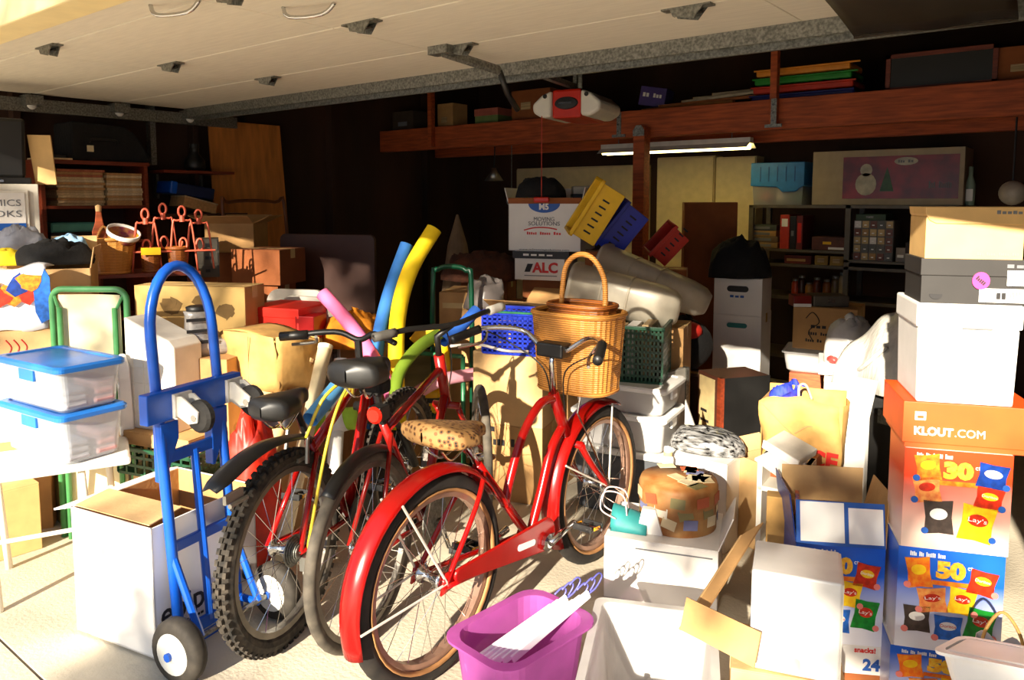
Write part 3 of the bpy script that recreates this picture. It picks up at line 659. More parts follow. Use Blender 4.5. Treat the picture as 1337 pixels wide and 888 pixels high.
for c_ in ((.025, R - .08), (.045, R - .165)): dm.lathe([(.022, -.085), (.022, -.07)], 14, axis='y', c=(c_[0], 0, c_[1]))
dm.build('derailleur', ALU, t)
vb = M()
for s in (-1, 1): vb.tube([(.085, s*.045, R + .28), (.10, s*.04, R + .39)], .008, 6); vb.box(.05, .09, s*.028 - .006, s*.028 + .006, R + .29, R + .305)
vb.build('rim_brake', ALU, t)
YCAB = mt('yellow_cable', (222, 200, 60), .4)
M().tube(bez([(.09, -.04, R + .37), (.12, -.09, R + .50), (.22, -.12, R + .55), (.34, -.08, R + .5), (.42, 0, R + .43)], 6), .006, 6).build('yellow_cable', YCAB, t, smooth=True)
M().tube(bez([(.03, -.075, R - .0), (.06, -.13, R + .32), (.12, -.15, R + .48), (.26, -.13, R + .54), (.4, -.05, R + .45)], 6), .006, 6).build('yellow_cable', YCAB, t, smooth=True)
hbp = bez([(.47, -.2, .98), (.53, -.08, 1.0), (.545, 0, .97), (.53, .1, 1.0), (.46, .30, .98)], 5)
hb = M().tube(hbp, .012, 8).build('handlebar', BLACK, t, smooth=True)
for s in (1,): M().tube([(.46, s*.31, .98), (.49, s*.2, .99)], .019, 10).build('grip', BLACK, hb, smooth=True); M().tube(bez([(.5, s*.17, .98), (.54, s*.2, .95), (.51, s*.29, .94)], 4), .007, 6).build('brake_lever', ALU, hb)
M().tube([(.55, 0, .86), (.54, 0, .97)], .016, 8).build('stem', BLACK, t)
pedals(t, BB3, .17, math.radians(-40), .085); M().lathe([(.09, -.062), (.09, -.055)], 30, axis='y', c=(BB3[0], 0, BB3[1])).build('chainring', BLACK, t)

# ================================================================ blue hand truck with the white carton on its nose
wl0, wr0 = gp(248, 882), gp(352, 812); rz, AX = fr(wl0, wr0)
ey_ = Matrix.Rotation(rz, 3, 'Z') @ Vector((0, 1, 0)); wl0 = wl0 + ey_*.10
t = ht = thing('hand_truck', 'blue steel hand truck with arched handle and casters, beside the bicycles', 'hand truck', wl0, rz)
LEAN = .10
def rl(x, z): return (x, LEAN*max(0, z - .1)/1.2, z)
W0, W1 = .05, AX - .05
TW = .018
fm = M()
top = [Vector(rl(W0, z)) for z in (.06, .4, .8, 1.05)]
ar = arc((AX/2, 0, 1.08), (W1 - W0)/2, math.pi, 0, 14, r2=.23)
ar = [Vector((p.x, LEAN*(p.z - .1)/1.2, p.z)) for p in ar]
fm.tube(top + ar + [Vector(rl(W1, z)) for z in (1.05, .8, .4, .06)], TW, 10); fm.build('frame_tube', BLUEP, t, smooth=True)
for z, hh in ((.68, .02), (.38, .018), (.08, .022)): c = Vector(rl(AX/2, z)); M().obox(c, (AX/2 - .05, 0, 0), (0, .008, 0), (0, 0, hh)).build('crossbar', BLUEP, t, bevel=.003)
c = Vector(rl(AX/2, .86)); M().obox(c + Vector((0, -.02, 0)), (AX/2 + .02, 0, 0), (0, .02, 0), (0, 0, .05)).build('caster_plate', BLUEP, t, bevel=.004)
M().tube([rl(AX/2, .08), rl(AX/2, .68)], .014, 8).build('centre_strut', BLUEP, t)
for x in (W0, W1):
    M().poly([(0, 0), (.07, 0), (.07, -.06), (.01, -.2), (0, -.2)], -.02, .02).build('gusset', BLUEP, t, loc=rl(x - .01 if x == W0 else x - .055, .80), bevel=.003)
    M().tube([rl(x, .36), (x, -.10, .105)], .013, 8).build('axle_brace', BLUEP, t)
    M().tube([rl(x, .1), (x, -.10, .1)], .013, 8).build('axle_arm', BLUEP, t)
M().tube([(-.04, -.10, .105), (AX + .04, -.10, .105)], .009, 8).build('axle', STEEL, t)
HUBW = mt('white_hub', (226, 224, 214), .4)
for x in (-.035, AX + .035):
    w_ = M().lathe([(.05, -.026), (.07, -.03), (.096, -.026), (.105, -.013), (.105, .013), (.096, .026), (.07, .03), (.05, .026)], 28, axis='x', c=(0, 0, 0), cap=True).build('wheel', mt('grey_tyre', (58, 52, 44), .8, var=.2, scale=30), t, smooth=True, loc=(x, -.10, .105))
    M().lathe([(.015, -.04), (.03, -.031), (.066, -.032), (.07, -.026), (.07, .026), (.066, .032), (.03, .031), (.015, .04)], 24, axis='x').build('hub', HUBW, w_, smooth=False); M().lathe([(.014, -.05), (.014, .05)], 8, axis='x').build('hub_nut', BLUEP, w_)
for x in (.11, AX - .02):
    pl = [(0, .04), (.03, .045), (.105, .0), (.10, -.035), (.06, -.045), (.0, -.02)]
    cw = M().poly(pl, -.027, -.021).poly(pl, .021, .027).box(-.004, .01, -.035, .035, -.03, .05)
    b_ = cw.build('caster_fork', mt('white_caster', (222, 216, 204), .5), t, loc=(x, .02, .845), rot=(0, 0, -math.pi/2))
    M().lathe([(.012, -.018), (.046, -.018), (.055, -.008), (.055, .008), (.046, .018), (.012, .018)], 20, axis='y', c=(.088, 0, -.02)).build('caster_wheel', RUBBER, b_, smooth=False); M().lathe([(.012, -.032), (.012, .032)], 8, axis='y', c=(.088, 0, -.02)).build('caster_axle', CHROME, b_)
M().box(.02, AX - .02, .02, .26, .0, .008).build('nose_plate', BLUEP, t)
# carton on the nose plate
c0 = ht.matrix_basis @ Vector((.0, .056, .009))
cw = carton('white_carton', 'large white open carton with black lettering standing on the blue hand truck', c0 + cf(0, 0), c0 + (ht.matrix_basis.to_3x3() @ Vector((AX + .1, 0, 0))), .41, .45, CARDW, open_=True, flaps=(0, 1, 0, 0), fang=-15, flap_len=.10, th=.006)
text(cw, 'epiphone', .12, (.02, -.002, .135), INK, width=.40, bold=.001, align='LEFT')
bars(cw, 2, .012, (.2, -.001, .075), .16, INK)
W3 = AX + .1; M().box(.007, W3 - .007, .007, .01, .01, .448).box(.007, W3 - .007, .40, .403, .01, .448).box(.007, .01, .007, .403, .01, .448).box(W3 - .01, W3 - .007, .007, .403, .01, .448).box(.007, W3 - .007, .007, .403, .007, .012).build('brown_lining', CARD, cw)
M().quad((.01, .02, .455), (.01, .40, .455), (.14, .40, .47), (.14, .02, .47)).build('inner_flap', CARD2, cw, solid=.004)
# ================================================================ right-hand stack of boxes
SN_BLUE = gradm('snack_blue_print', (240, 240, 248), (20, 92, 206), 0, .28)
SN_RED = gradm('snack_red_print', (246, 214, 196), (222, 62, 22), 0, .28)
BAGC = {'orange': mt('bag_orange', (246, 150, 30), .35, var=.25, scale=60, col2=(236, 96, 20)), 'red': mt('bag_red', (226, 52, 20), .35, var=.2, scale=50), 'yellow': mt('bag_yellow', (252, 214, 30), .35, var=.15, scale=50, col2=(244, 180, 20)),
        'green': mt('bag_green', (20, 150, 46), .35, var=.2, scale=50), 'black': mt('bag_brown', (74, 62, 56), .4, var=.2, scale=50), 'blue': mt('bag_blue', (40, 116, 220), .35, var=.2, scale=50), 'white': mt('bag_peach', (252, 176, 90), .35, var=.3, scale=60, col2=(238, 120, 60)), 'navy': mt('bag_navy', (14, 60, 150), .35, var=.2, scale=50)}
PINK = mt('pale_red_ink', (236, 130, 120), .5, var=0)
def snack_print(t, w_, h, number, bags, y=-.001, band='orange'):
    for (cx, cz, bw, bh, ang, col, word) in bags:
        a = math.radians(ang); c_, s_ = math.cos(a), math.sin(a)
        pts = []
        for u, v in ((-.5, -.5), (0, -.46), (.5, -.5), (.44, 0), (.5, .5), (0, .47), (-.5, .5), (-.44, 0)):
            x, z = u*bw*w_, v*bh*h; pts.append((x*c_ - z*s_, x*s_ + z*c_))
        b = M().poly(pts, -.0035, 0).build('printed_bag', BAGC[col], t, loc=(cx*w_, y, cz*h))
        ring = [(bw*w_*.30*math.cos(2*math.pi*i/18), bh*h*.17*math.sin(2*math.pi*i/18) + bh*h*.1) for i in range(18)]
        lo = M().poly(ring, -.0042, -.003).build('bag_emblem', BAGC['red'] if col in ('yellow', 'green', 'white') else (INKW if col in ('blue', 'navy', 'black') else BAGC['yellow']), b, rot=(0, -a, 0))
        if word: text(b, word, bh*h*.17, (0, -.0045, bh*h*.1), INKW if col in ('yellow', 'green', 'white', 'red') else INKR, rot=(math.pi/2, -a, 0), width=bw*w_*.55, depth=.0004)
        rc = M().poly([(.0095*math.cos(2*math.pi*i/14), .0095*math.sin(2*math.pi*i/14)) for i in range(14)], -.005, -.003).build('count_dot', PINK if number == '50' else INKB, b, loc=((.45 if cx > .5 else -.45)*bw*w_, 0, -.42*bh*h)); 
    text(t, number, h*.21, (w_*.5, y - .001, h*.80), INKY, bold=.004, width=w_*.28, depth=.002)
    text(t, 'ct.', h*.06, (w_*.69, y - .001, h*.85), INKW, depth=.001)
    M().box(w_*.33, w_*.72, y - .002, y, h*.655, h*.70).build('banner', BAGC[band], t)
B50 = [(.20, .76, .24, .30, 8, 'orange', ''), (.80, .72, .26, .24, -10, 'red', 'Doritos'), (.34, .50, .28, .24, 8, 'white', "Lay's"), (.62, .52, .26, .26, -6, 'yellow', "Lay's"), (.20, .30, .26, .26, 2, 'black', ''), (.50, .24, .27, .24, 0, 'blue', 'Doritos'), (.80, .32, .27, .30, -8, 'green', "Lay's")]
B30 = [(.22, .82, .24, .26, 8, 'orange', ''), (.82, .78, .28, .24, -8, 'navy', 'Doritos'), (.22, .60, .26, .26, 8, 'white', ''), (.80, .56, .26, .22, -8, 'red', 'Doritos'), (.34, .33, .28, .34, 3, 'black', ''), (.70, .30, .32, .36, -8, 'yellow', "Lay's")]
fa_ = math.radians(15.5)
SP = at(1180, 585, 2.14); SP.z = 0
ex = cf(math.cos(fa_), -math.sin(fa_)); SW = .272; SDp = .2
def stack_pts(z, w_=SW, sh=0.0): a = SP + ex*sh; a = Vector((a.x, a.y, z)); return a, a + ex*w_
zt = [at(1182, y, 2.14).z for y in (842, 712, 584, 524, 395, 337, 270)]
def snackbox(name, label, z0, z1, number, bags, mat, sh=0, w_=SW):
    a, b = stack_pts(z0, w_, sh); t = carton(name, label, a, b, SDp, z1 - z0, CARDW, tape=False, cat='box', group='snack boxes')
    h = z1 - z0
    M().box(0, w_, -.001, 0, 0, h).build('printed_front', mat, t); M().box(w_, w_ + .001, 0, SDp, 0, h).build('printed_side', mat, t); M().box(-.001, 0, 0, SDp, 0, h).build('printed_side', mat, t)
    snack_print(t, w_, h, number, bags); bars(t, 4, h*.045, (w_*.28, -.001, h*.94), w_*.34, INKW)
    return t
snackbox('snack_box', 'blue fifty count snack bag box on the floor, lowest of the right-hand stack', 0, zt[0], '50', B50, SN_BLUE, -.01)
snackbox('snack_box', 'blue fifty count snack bag box in the middle of the right-hand stack', zt[0], zt[1], '50', B50, SN_BLUE, 0)
snackbox('snack_box', 'red thirty count snack bag box below the orange lidded box', zt[1], zt[2], '30', B30, SN_RED, .005)
ORANGE = mt('orange_card', (232, 84, 22), .5, var=.05)
a, b = stack_pts(zt[2], .33, -.005); t = thing('orange_box', 'orange lidded gift box with white web address lettering in the right-hand stack', 'box', a, fr(a, b)[0]); h = zt[3] - zt[2]
M().box(.008, .332, .008, .27, 0, h*.6).build('body', ORANGE, t); M().box(0, .34, 0, .28, h*.12, h).build('lid', ORANGE, t, bevel=.002)
text(t, 'KLOUT', .032, (.028, -.001, h*.38), INKW, align='LEFT', bold=.0012, width=.10); text(t, '.COM', .032, (.132, -.001, h*.38), INKW, align='LEFT', width=.075)
lg = M().box(.03, .058, -.002, 0, h*.62, h*.8).build('emblem', INKW, t); M().box(.036, .052, -.003, -.002, h*.66, h*.72).build('emblem_window', ORANGE, lg)
# white plastic file boxes
a, b = stack_pts(zt[3], .275, .022); t = thing('white_file_box', 'white plastic file box with recessed panel and lid standing on the orange box', 'storage box', a, fr(a, b)[0]); h = zt[4] - zt[3]; t.scale.x = .92
M().box(0, .275, 0, .26, 0, h*.76, t=1.0, tb=.96).build('body', WHITE, t, bevel=.006); M().box(-.006, .281, -.006, .266, h*.76, h).build('lid', WHITE, t, bevel=.006)
for x0, x1, z0, z1 in ((.045, .23, h*.02 + .01, h*.66), (.06, .26, h*.8, h*.97)):
    f = M().box(x0, x0 + .004, -.004, .002, z0, z1).box(x1 - .004, x1, -.004, .002, z0, z1).box(x0, x1, -.004, .002, z1 - .004, z1).build('panel_ridge', WHITE, t, loc=(0, -.001 if z0 < h*.7 else -.007, 0))
M().box(.12, .2, -.009, -.006, h*.76, h*.775).build('lid_gap', INKG, t)
# black shoe box
BLKC = mt('black_card', (38, 35, 33), .55, var=.08)
a, b = stack_pts(zt[4], .292, .022); t = thing('black_shoe_box', 'black shoe box with round pink sticker and barcode labels near the top of the stack', 'shoe box', a, fr(a, b)[0]); h = zt[5] - zt[4]; t.scale.x = .91
M().box(.004, .288, .004, .2, 0, h*.9).build('body', BLKC, t); M().box(0, .292, 0, .204, h*.62, h).build('lid', BLKC, t, bevel=.002)
PINKS = mt('pink_sticker', (236, 60, 140), .5, var=.05)
o = M().poly([(.024*math.cos(2*math.pi*i/24), .024*math.sin(2*math.pi*i/24)) for i in range(24)], -.002, 0).build('pink_sticker', PINKS, t, loc=(.165, -.001, h*.53)); bars(o, 1, .012, (0, -.002, 0), .03, INK, (0, .7, 0))
o = M().box(-.024, .024, -.002, 0, -.021, .021).build('white_label', INKW, t, loc=(.258, -.001, h*.60))
for i in range(5): M().box(-.019, .019 - .006*(i % 3), -.003, -.002, .012 - i*.007, .015 - i*.007).build('print_line', INKG, o)
o = M().box(-.06, .06, -.002, 0, -.019, .019).build('white_label', INKW, t, loc=(.222, .001, h*.21))
for i in range(14): M().box(.018 + i*.0026, .018 + i*.0026 + (.0015 if i % 3 else .0008), -.003, -.002, -.012, .012).build('bar', INK, o)
for x in (-.014, .0): M().box(x, x + .011, -.003, -.002, -.01, .008).build('size_block', INK, o)
bars(t, 1, .010, (.258, -.0005, h*.86), .05, INKG)
M().poly([(.018*math.cos(math.pi + math.pi*i/10), .014*math.sin(math.pi + math.pi*i/10)) for i in range(11)], -.002, 0).build('thumb_notch', INK, t, loc=(.045, .003, h*.2))
# tan shoe box on top
TANC = mt('tan_card', (216, 176, 112), .6, var=.05)
a, b = stack_pts(zt[5], .275, .027); t = thing('tan_shoe_box', 'tan shoe box with slightly tilted lid on top of the right-hand stack', 'shoe box', a, fr(a, b)[0]); h = zt[6] - zt[5]; t.scale.x = .92
M().box(.004, .265, .004, .19, 0, h*.8).build('body', TANC, t)
o = M().poly([(-.001, h*1.0), (.292, h*1.0), (.292, h*.66), (.03, h*.68), (.012, h*.74), (.002, h*.86)], -.001, .197).build('lid', TANC, t, bevel=.002)
bars(o, 1, .010, (.225, -.001, h*.9), .07, INKG); bars(t, 4, .009, (.20, .004, h*.10), .11, INKG)
# ---------------------------------------------------------------- second column: open snack box
fb_ = math.radians(9)
a = at(1040, 700, 2.3); e2 = cf(math.cos(fb_), -math.sin(fb_)); zb = at(1048, 840, 2.28).z; a.z = zb; w2 = .262
t = carton('open_snack_box', 'open blue fifty count snack box with its flaps up, left of the stack', a, a + e2*w2, .26, .315, CARD2, open_=True, flaps=(0, 0, 0, 0))
h = .315
M().box(0, w2, -.001, 0, 0, h).build('printed_front', gradm('snack_blue_print_2', (240, 240, 248), (20, 92, 206), 0, .3), t); M().box(-.001, 0, 0, .26, 0, h).build('printed_side', BAGC['navy'], t)
snack_print(t, w2, h, '50', B50); bars(t, 4, .014, (w2*.28, -.001, h*.94), w2*.34, INKW)
M().box(0, w2, .256, .26, h, h + .165).build('back_flap', CARD2, t)
f = M().quad((0, 0, h), (w2, 0, h), (w2, .03, h + .13), (0, .03, h + .13)).build('front_flap', INKB, t, solid=.004)
for x0, x1, hh in ((.012, .142, .128), (.155, w2 - .006, .115)): M().quad((x0, -.004, h + .012), (x1, -.004, h + .012), (x1, -.004 + .03*hh/.13, h + hh), (x0, -.004 + .03*hh/.13, h + hh)).build('white_sheet', INKW, f, solid=.002)
M().quad((w2, 0, h), (w2, .26, h), (w2 + .03, .24, h + .15), (w2 + .03, .08, h + .15)).build('side_flap', CARD, t, solid=.004)
M().quad((0, 0, h), (0, .26, h), (-.02, .26, h + .15), (-.02, .02, h + .15)).build('side_flap', BAGC['navy'], t, solid=.004)
M().box(.03, w2 - .05, .05, .22, h - .1, h + .03).build('paper_fill', CARDW, t, bevel=.01)
a3 = Vector((a.x, a.y, 0)) - e2*.02
t = carton('snack_carton', 'white snack carton with blue number twenty-four under the open snack box', a3, a3 + e2*.30, .27, zb, CARDW, tape=False)
text(t, '24', .05, (.255, -.001, zb*.58), INKB, bold=.002); text(t, 'snacks!', .022, (.235, -.001, zb*.9), INKR, bold=.0006)
M().box(.0, .30, -.0015, 0, 0, zb*.38).build('brown_band', CARD3, t)
# white box in front with an oval hand hold
a, b = at(978, 872, 1.98), at(1096, 886, 1.90); z = a.z; b.z = z; rz, w_ = fr(a, b); hh = at(978, 745, 1.98).z - z
t = thing('white_box', 'white box with moulded hand hold standing on a brown carton in front', 'box', a + Vector((0, 0, .002)), rz)
M().box(0, w_, 0, .2, 0, hh).build('body', WHITE, t, bevel=.006)
o = M().poly([(-.045, -.022), (.045, -.022), (.042, .016), (.034, .026), (-.034, .026), (-.042, .016)], -.006, 0).build('hand_hold', WHITE, t, loc=(w_*.42, 0, .035), bevel=.004)
M().poly([(-.036, -.018), (.036, -.018), (.034, .012), (.028, .018), (-.028, .018), (-.034, .012)], -.0075, -.005).build('hand_hold_shade', mt('recess_shade_grey', (196, 192, 186), .5), o)  # grey plate: shade inside the hand hold put in as colour
M().box(w_ - .001, w_ + .003, .004, .196, .004, hh - .004).build('side_panel', WPAINT, t)
c = carton('brown_carton', 'brown carton under the white box at the bottom of the picture', Vector((a.x, a.y, 0)) + cf(-.05, .0), Vector((b.x, b.y, 0)) + cf(.02, .0), .24, z, CARD2)
# bag and plastic tray in the corner
a = gp(1258, 900, .38)
TRAYW = mt('white_tray', (240, 238, 234), .4, var=.03)
a = at(1235, 905, 1.62); b = at(1345, 893, 1.50); rz, w_ = fr(a, b)
t = thing('white_tub', 'white plastic tub tilted in the bottom right corner', 'tub', (a.x, a.y, a.z - .02), rz, rot=(math.radians(-8), math.radians(-14), rz)); shell(M(), w_ + .1, .14, .1, .85).build('tub', TRAYW, t); 
M().box(0.01, w_ + .09, .01, .13, .098, .108).build('lid', TRAYW, t, bevel=.01)
o = carton('low_carton', 'low brown carton under the white tub in the bottom right corner', Vector((a.x, a.y, 0)) + cf(0, .0), Vector((b.x, b.y, 0)), .2, a.z - .09, CARD)
# white paper bag
a, b = at(1270, 850, 1.86), at(1345, 846, 1.80); z0 = 0; rz, w_ = fr(a, b)
t = thing('white_paper_bag', 'white paper carrier bag with twisted handle behind the white tub', 'paper bag', (a.x, a.y, 0), rz)
hb_ = a.z
m = M().grid(lambda u, v: ((u*2 if u < .5 else 1)*w_ if u <= .5 else (1 - (u - .5)*2)*w_, (0 if u <= .5 else .1)*1.0 + .004*math.sin(v*9), v*hb_ + .012*math.sin(u*23)*v), 24, 8, cu=True); m.build('bag', mt('white_paper', (232, 228, 222), .8, var=.06, bump=.4, bscale=20), t, solid=.002)
M().tube(bez([(w_*.12, .0, hb_ - .03), (w_*.2, .0, hb_ + .06), (w_*.5, -.0, hb_ + .12), (w_*.85, .0, hb_ + .06), (w_*.9, .0, hb_ - .03)], 6), .004, 6).build('handle', KRAFT, t)
M().box(w_*.5, w_*.9, -.006, -.002, hb_*.8, hb_*.9).build('red_print', INKR, t)
# ================================================================ left wall
def qn(px, y, d): return at(px, y, d)
def two(xl, dl, xr, dr, y, z=None):          # front bottom edge from two sight lines
    a, b = at(xl, y, dl), at(xr, y, dr)
    zz = (a.z + b.z)/2 if z is None else z
    a.z = b.z = zz; return a, b
def zat(px, y, d): return at(px, y, d).z
# bookcase
a, b = onx(57, 300, -5.2), onx(196, 300, -5.2); a.z = b.z = 0; rz, w_ = fr(a, b)
t = thing('bookcase', 'red stained wooden bookcase full of magazines against the left wall', 'bookcase', a, rz); ZT = onx(195, 213, -5.2).z; D_ = .34
M().box(0, .022, 0, D_, 0, ZT).build('side', REDWOOD, t); M().box(w_ - .022, w_, 0, D_, 0, ZT).build('side', REDWOOD, t); M().box(0, w_, D_ - .008, D_, 0, ZT).build('back', DKBOARD, t); M().box(-.01, w_ + .01, -.01, D_, ZT - .024, ZT).build('top', REDWOOD, t)
SZS = [onx(195, y, -5.2).z for y in (268, 312)] + [.75, .4, .06]
for z in SZS: M().box(.022, w_ - .022, .004, D_ - .008, z - .02, z).build('shelf', REDWOOD, t)
bm = t.matrix_basis.copy(); bm = Matrix.Translation(a) @ Matrix.Rotation(rz, 4, 'Z')
rnd = random.Random(4)
MAGC = [mt('magazine_%d' % i, c, .7, var=.12, scale=50) for i, c in enumerate(((206, 176, 132), (222, 196, 150), (196, 150, 96), (214, 186, 142), (190, 110, 80), (226, 206, 168)))]
def pile(x0, x1, z, n, th, label, group, D0=.02, cols=MAGC):
    for i in range(n):
        dx = rnd.uniform(-.006, .006); o = M().box(0, x1 - x0, 0, .26, 0, th - .0012); o.box(-.001, .004, -.0005, .26, 0, th - .0012)
        o = o.build('magazine', cols[rnd.randrange(len(cols))], None, loc=bm @ Vector((x0 + dx, D0 + rnd.uniform(0, .012), z + i*th)), rot=(0, 0, rz)); tag(o, ('lowest', 'second lowest', 'third lowest', 'fourth lowest', 'fifth lowest', 'sixth lowest', 'seventh lowest', 'eighth lowest', 'ninth lowest', 'tenth lowest', 'eleventh lowest', 'twelfth lowest', 'thirteenth lowest', 'fourteenth lowest')[i] + ' ' + label, 'magazine', group)
pile(.10, .385, SZS[0], 14, .0165, 'magazine in the left pile on the top shelf of the red bookcase', 'left pile of magazines in the bookcase')
pile(.40, .63, SZS[0], 13, .0165, 'magazine in the right pile on the top shelf of the red bookcase', 'right pile of magazines in the bookcase')
def slab(name, label, cat, p, rz, s, mat, bevel=.003, rot=None, group=None, detail=None):
    t = thing(name, label, cat, p, rz, group, rot=rot); M().box(0, s[0], 0, s[1], 0, s[2]).build('body', mat, t, bevel=bevel)
    if detail: detail(t)
    return t
TEAL = mt('teal_binder', (60, 140, 136), .5)
def spine(t, x0=.02, x1=.2, z=.02, mat=INKW): M().box(x0, x1, -.002, 0, z, z + .02).build('spine_label', mat, t)
slab('binder', 'teal ring binder lying on the second shelf of the bookcase', 'binder', bm @ Vector((.05, .02, SZS[1] + .062)), rz, (.27, .27, .06), TEAL, detail=lambda t: M().box(.01, .26, -.002, 0, .01, .05).build('label', mt('teal_label', (90, 170, 164)), t))
slab('album', 'black album under the teal binder in the bookcase', 'album', bm @ Vector((.05, .02, SZS[1])), rz, (.28, .27, .06), BLACK, detail=lambda t: M().box(.02, .22, -.002, 0, .02, .03).build('label', INKG, t))
slab('book', 'tan book lying at the right of the second bookcase shelf', 'book', bm @ Vector((.38, .02, SZS[1])), rz, (.22, .25, .04), MAGC[2], detail=lambda t: M().box(-.001, .221, -.003, .0, .034, .041).build('cover', DKBOARD, t))
slab('album', 'pale boxed album on the third shelf of the bookcase', 'album', bm @ Vector((.05, .02, SZS[2])), rz, (.28, .27, .1), MAGC[5], detail=lambda t: M().box(.02, .22, -.002, 0, .03, .05).build('label', INKG, t))
# black case on top of the bookcase
t = thing('black_case', 'big black soft case with rounded corner on top of the bookcase', 'case', bm @ Vector((.20, .03, ZT)), rz)
M().poly([(0, 0), (.50, 0), (.50, .04), (.46, .12), (.40, .2), (.34, .235), (.0, .25)], 0, .28).build('body', BLACKF, t, bevel=.02, seg=3); M().box(.09, .13, -.006, .004, .06, .1).build('tag', CREAM, t); M().tube(bez([(.1, -.004, .12), (.12, -.03, .14), (.25, -.03, .14), (.28, -.004, .12)], 4), .008, 6).build('handle', BLACK, t)
slab('flat_tray', 'thin pale tray lying at the left on top of the bookcase', 'tray', bm @ Vector((.0, .0, ZT)), rz, (.19, .2, .012), MAGC[1], detail=lambda t: M().box(.03, .16, .02, .1, .012, .03).build('black_pouch', BLACK, t))
# white cabinet with hand lettered sign, black bin, cream board
a, b = two(-60, 4.05, 52, 4.3, 280, 0); rz, w_ = fr(a, b); zc = zat(20, 240, 4.2)
t = thing('white_cabinet', 'white cabinet with hand lettered sign and blue band at the far left', 'cabinet', a, rz)
M().box(0, w_, 0, .3, 0, zc).build('body', WPAINT, t, bevel=.004); M().box(.02, w_ - .05, -.014, 0, .05, zc - .035).build('door', WPAINT, t, bevel=.004)
s = M().box(.05, w_ - .07, -.018, -.014, zc - .36, zc - .05).build('sign', CARDW, t); M().box(.05, w_ - .07, -.02, -.018, zc - .255, zc - .215).build('blue_band', INKB, s)
text(s, 'COMICS', .05, (w_ - .2, -.019, zc - .105), INKG, width=.22); text(s, 'BOOKS', .05, (w_ - .2, -.019, zc - .165), INKG, width=.22)
cm = Matrix.Translation(a) @ Matrix.Rotation(rz, 4, 'Z')
t = thing('black_bin', 'tall black plastic bin on top of the white cabinet', 'bin', cm @ Vector((w_ - .36, .02, zc)), rz); M().box(0, .32, 0, .25, .03, .36, tb=.94).build('body', BLACK, t, bevel=.02); M().box(-.012, .332, -.012, .262, 0, .035).build('base', BLACK, t, bevel=.006); M().box(.05, .2, -.016, -.01, .01, .022).build('chrome_strip', CHROME, t)
a, b = at(46, 231, 4.35), at(69, 231, 4.38); t = thing('cream_board', 'upright cream board standing beside the bookcase top', 'board', (a.x, a.y, zc), fr(a, b)[0]); hh = zat(46, 176, 4.35) - zc
M().poly([(0, 0), (.105, 0), (.085, hh), (-.03, hh)], 0, .02).build('board', TANC if 'TANC' in globals() else CREAM, t, bevel=.002); M().box(.0, .1, .0, .13, -.0, .004).build('foot', TANC, t)
# wall shelf with odds and ends
a, b = onx(214, 222, -5.25), onx(306, 222, -5.25); z = onx(260, 223, -5.25).z; a.z = b.z = z; rz, w_ = fr(a, b)
t = thing('wall_shelf', 'short red wooden shelf on brackets high on the left wall', 'shelf', a, rz); M().box(0, w_, 0, .35, -.02, 0).build('board', REDWOOD, t)
for x in (.1, w_ - .1): M().poly([(0, -.02), (.02, -.02), (.02, -.2), (.0, -.2)], .31, .35).build('bracket', STEEL, t, loc=(x, 0, 0))
wm = Matrix.Translation(a) @ Matrix.Rotation(rz, 4, 'Z')
t = thing('dark_jug', 'dark jug standing on the small red wall shelf', 'jug', wm @ Vector((w_*.55, .12, 0)), rz); M().lathe([(.06, 0), (.075, .03), (.07, .08), (.03, .13), (.03, .17), (.036, .175)], 16).build('body', BLACK, t, smooth=True); M().lathe([(.033, .175), (.033, .2)], 12).build('lid', BLACK, t)
z2 = onx(262, 279, -5.25).z; a2 = Vector((a.x, a.y, z2))
t = thing('wall_shelf', 'second wall shelf below the small red one, holding a case and a book', 'shelf', a2, rz); M().box(0, w_ + .1, 0, .35, -.02, 0).build('board', DKBOARD, t); M().box(.02, .04, .30, .35, -.2, -.02).build('bracket', STEEL, t)
w2m = Matrix.Translation(a2) @ Matrix.Rotation(rz, 4, 'Z')
t = slab('tan_book', 'thick tan book leaning on the second wall shelf', 'book', w2m @ Vector((.14, .02, .055)), rz, (.26, .2, .075), MAGC[2], rot=(0, math.radians(14), rz), detail=lambda t: M().box(-.002, .262, -.004, .2, .07, .08).build('cover', MAGC[0], t))
slab('blue_case', 'dark blue instrument case lying across the tan book by the left wall', 'case', w2m @ Vector((.06, .04, .15)), rz, (.34, .2, .085), mt('navy_case', (16, 34, 78), .5), rot=(0, math.radians(9), rz), bevel=.01, detail=lambda t: M().box(-.003, .05, -.003, .203, -.002, .088).build('end_cap', BLUEP, t, bevel=.01))
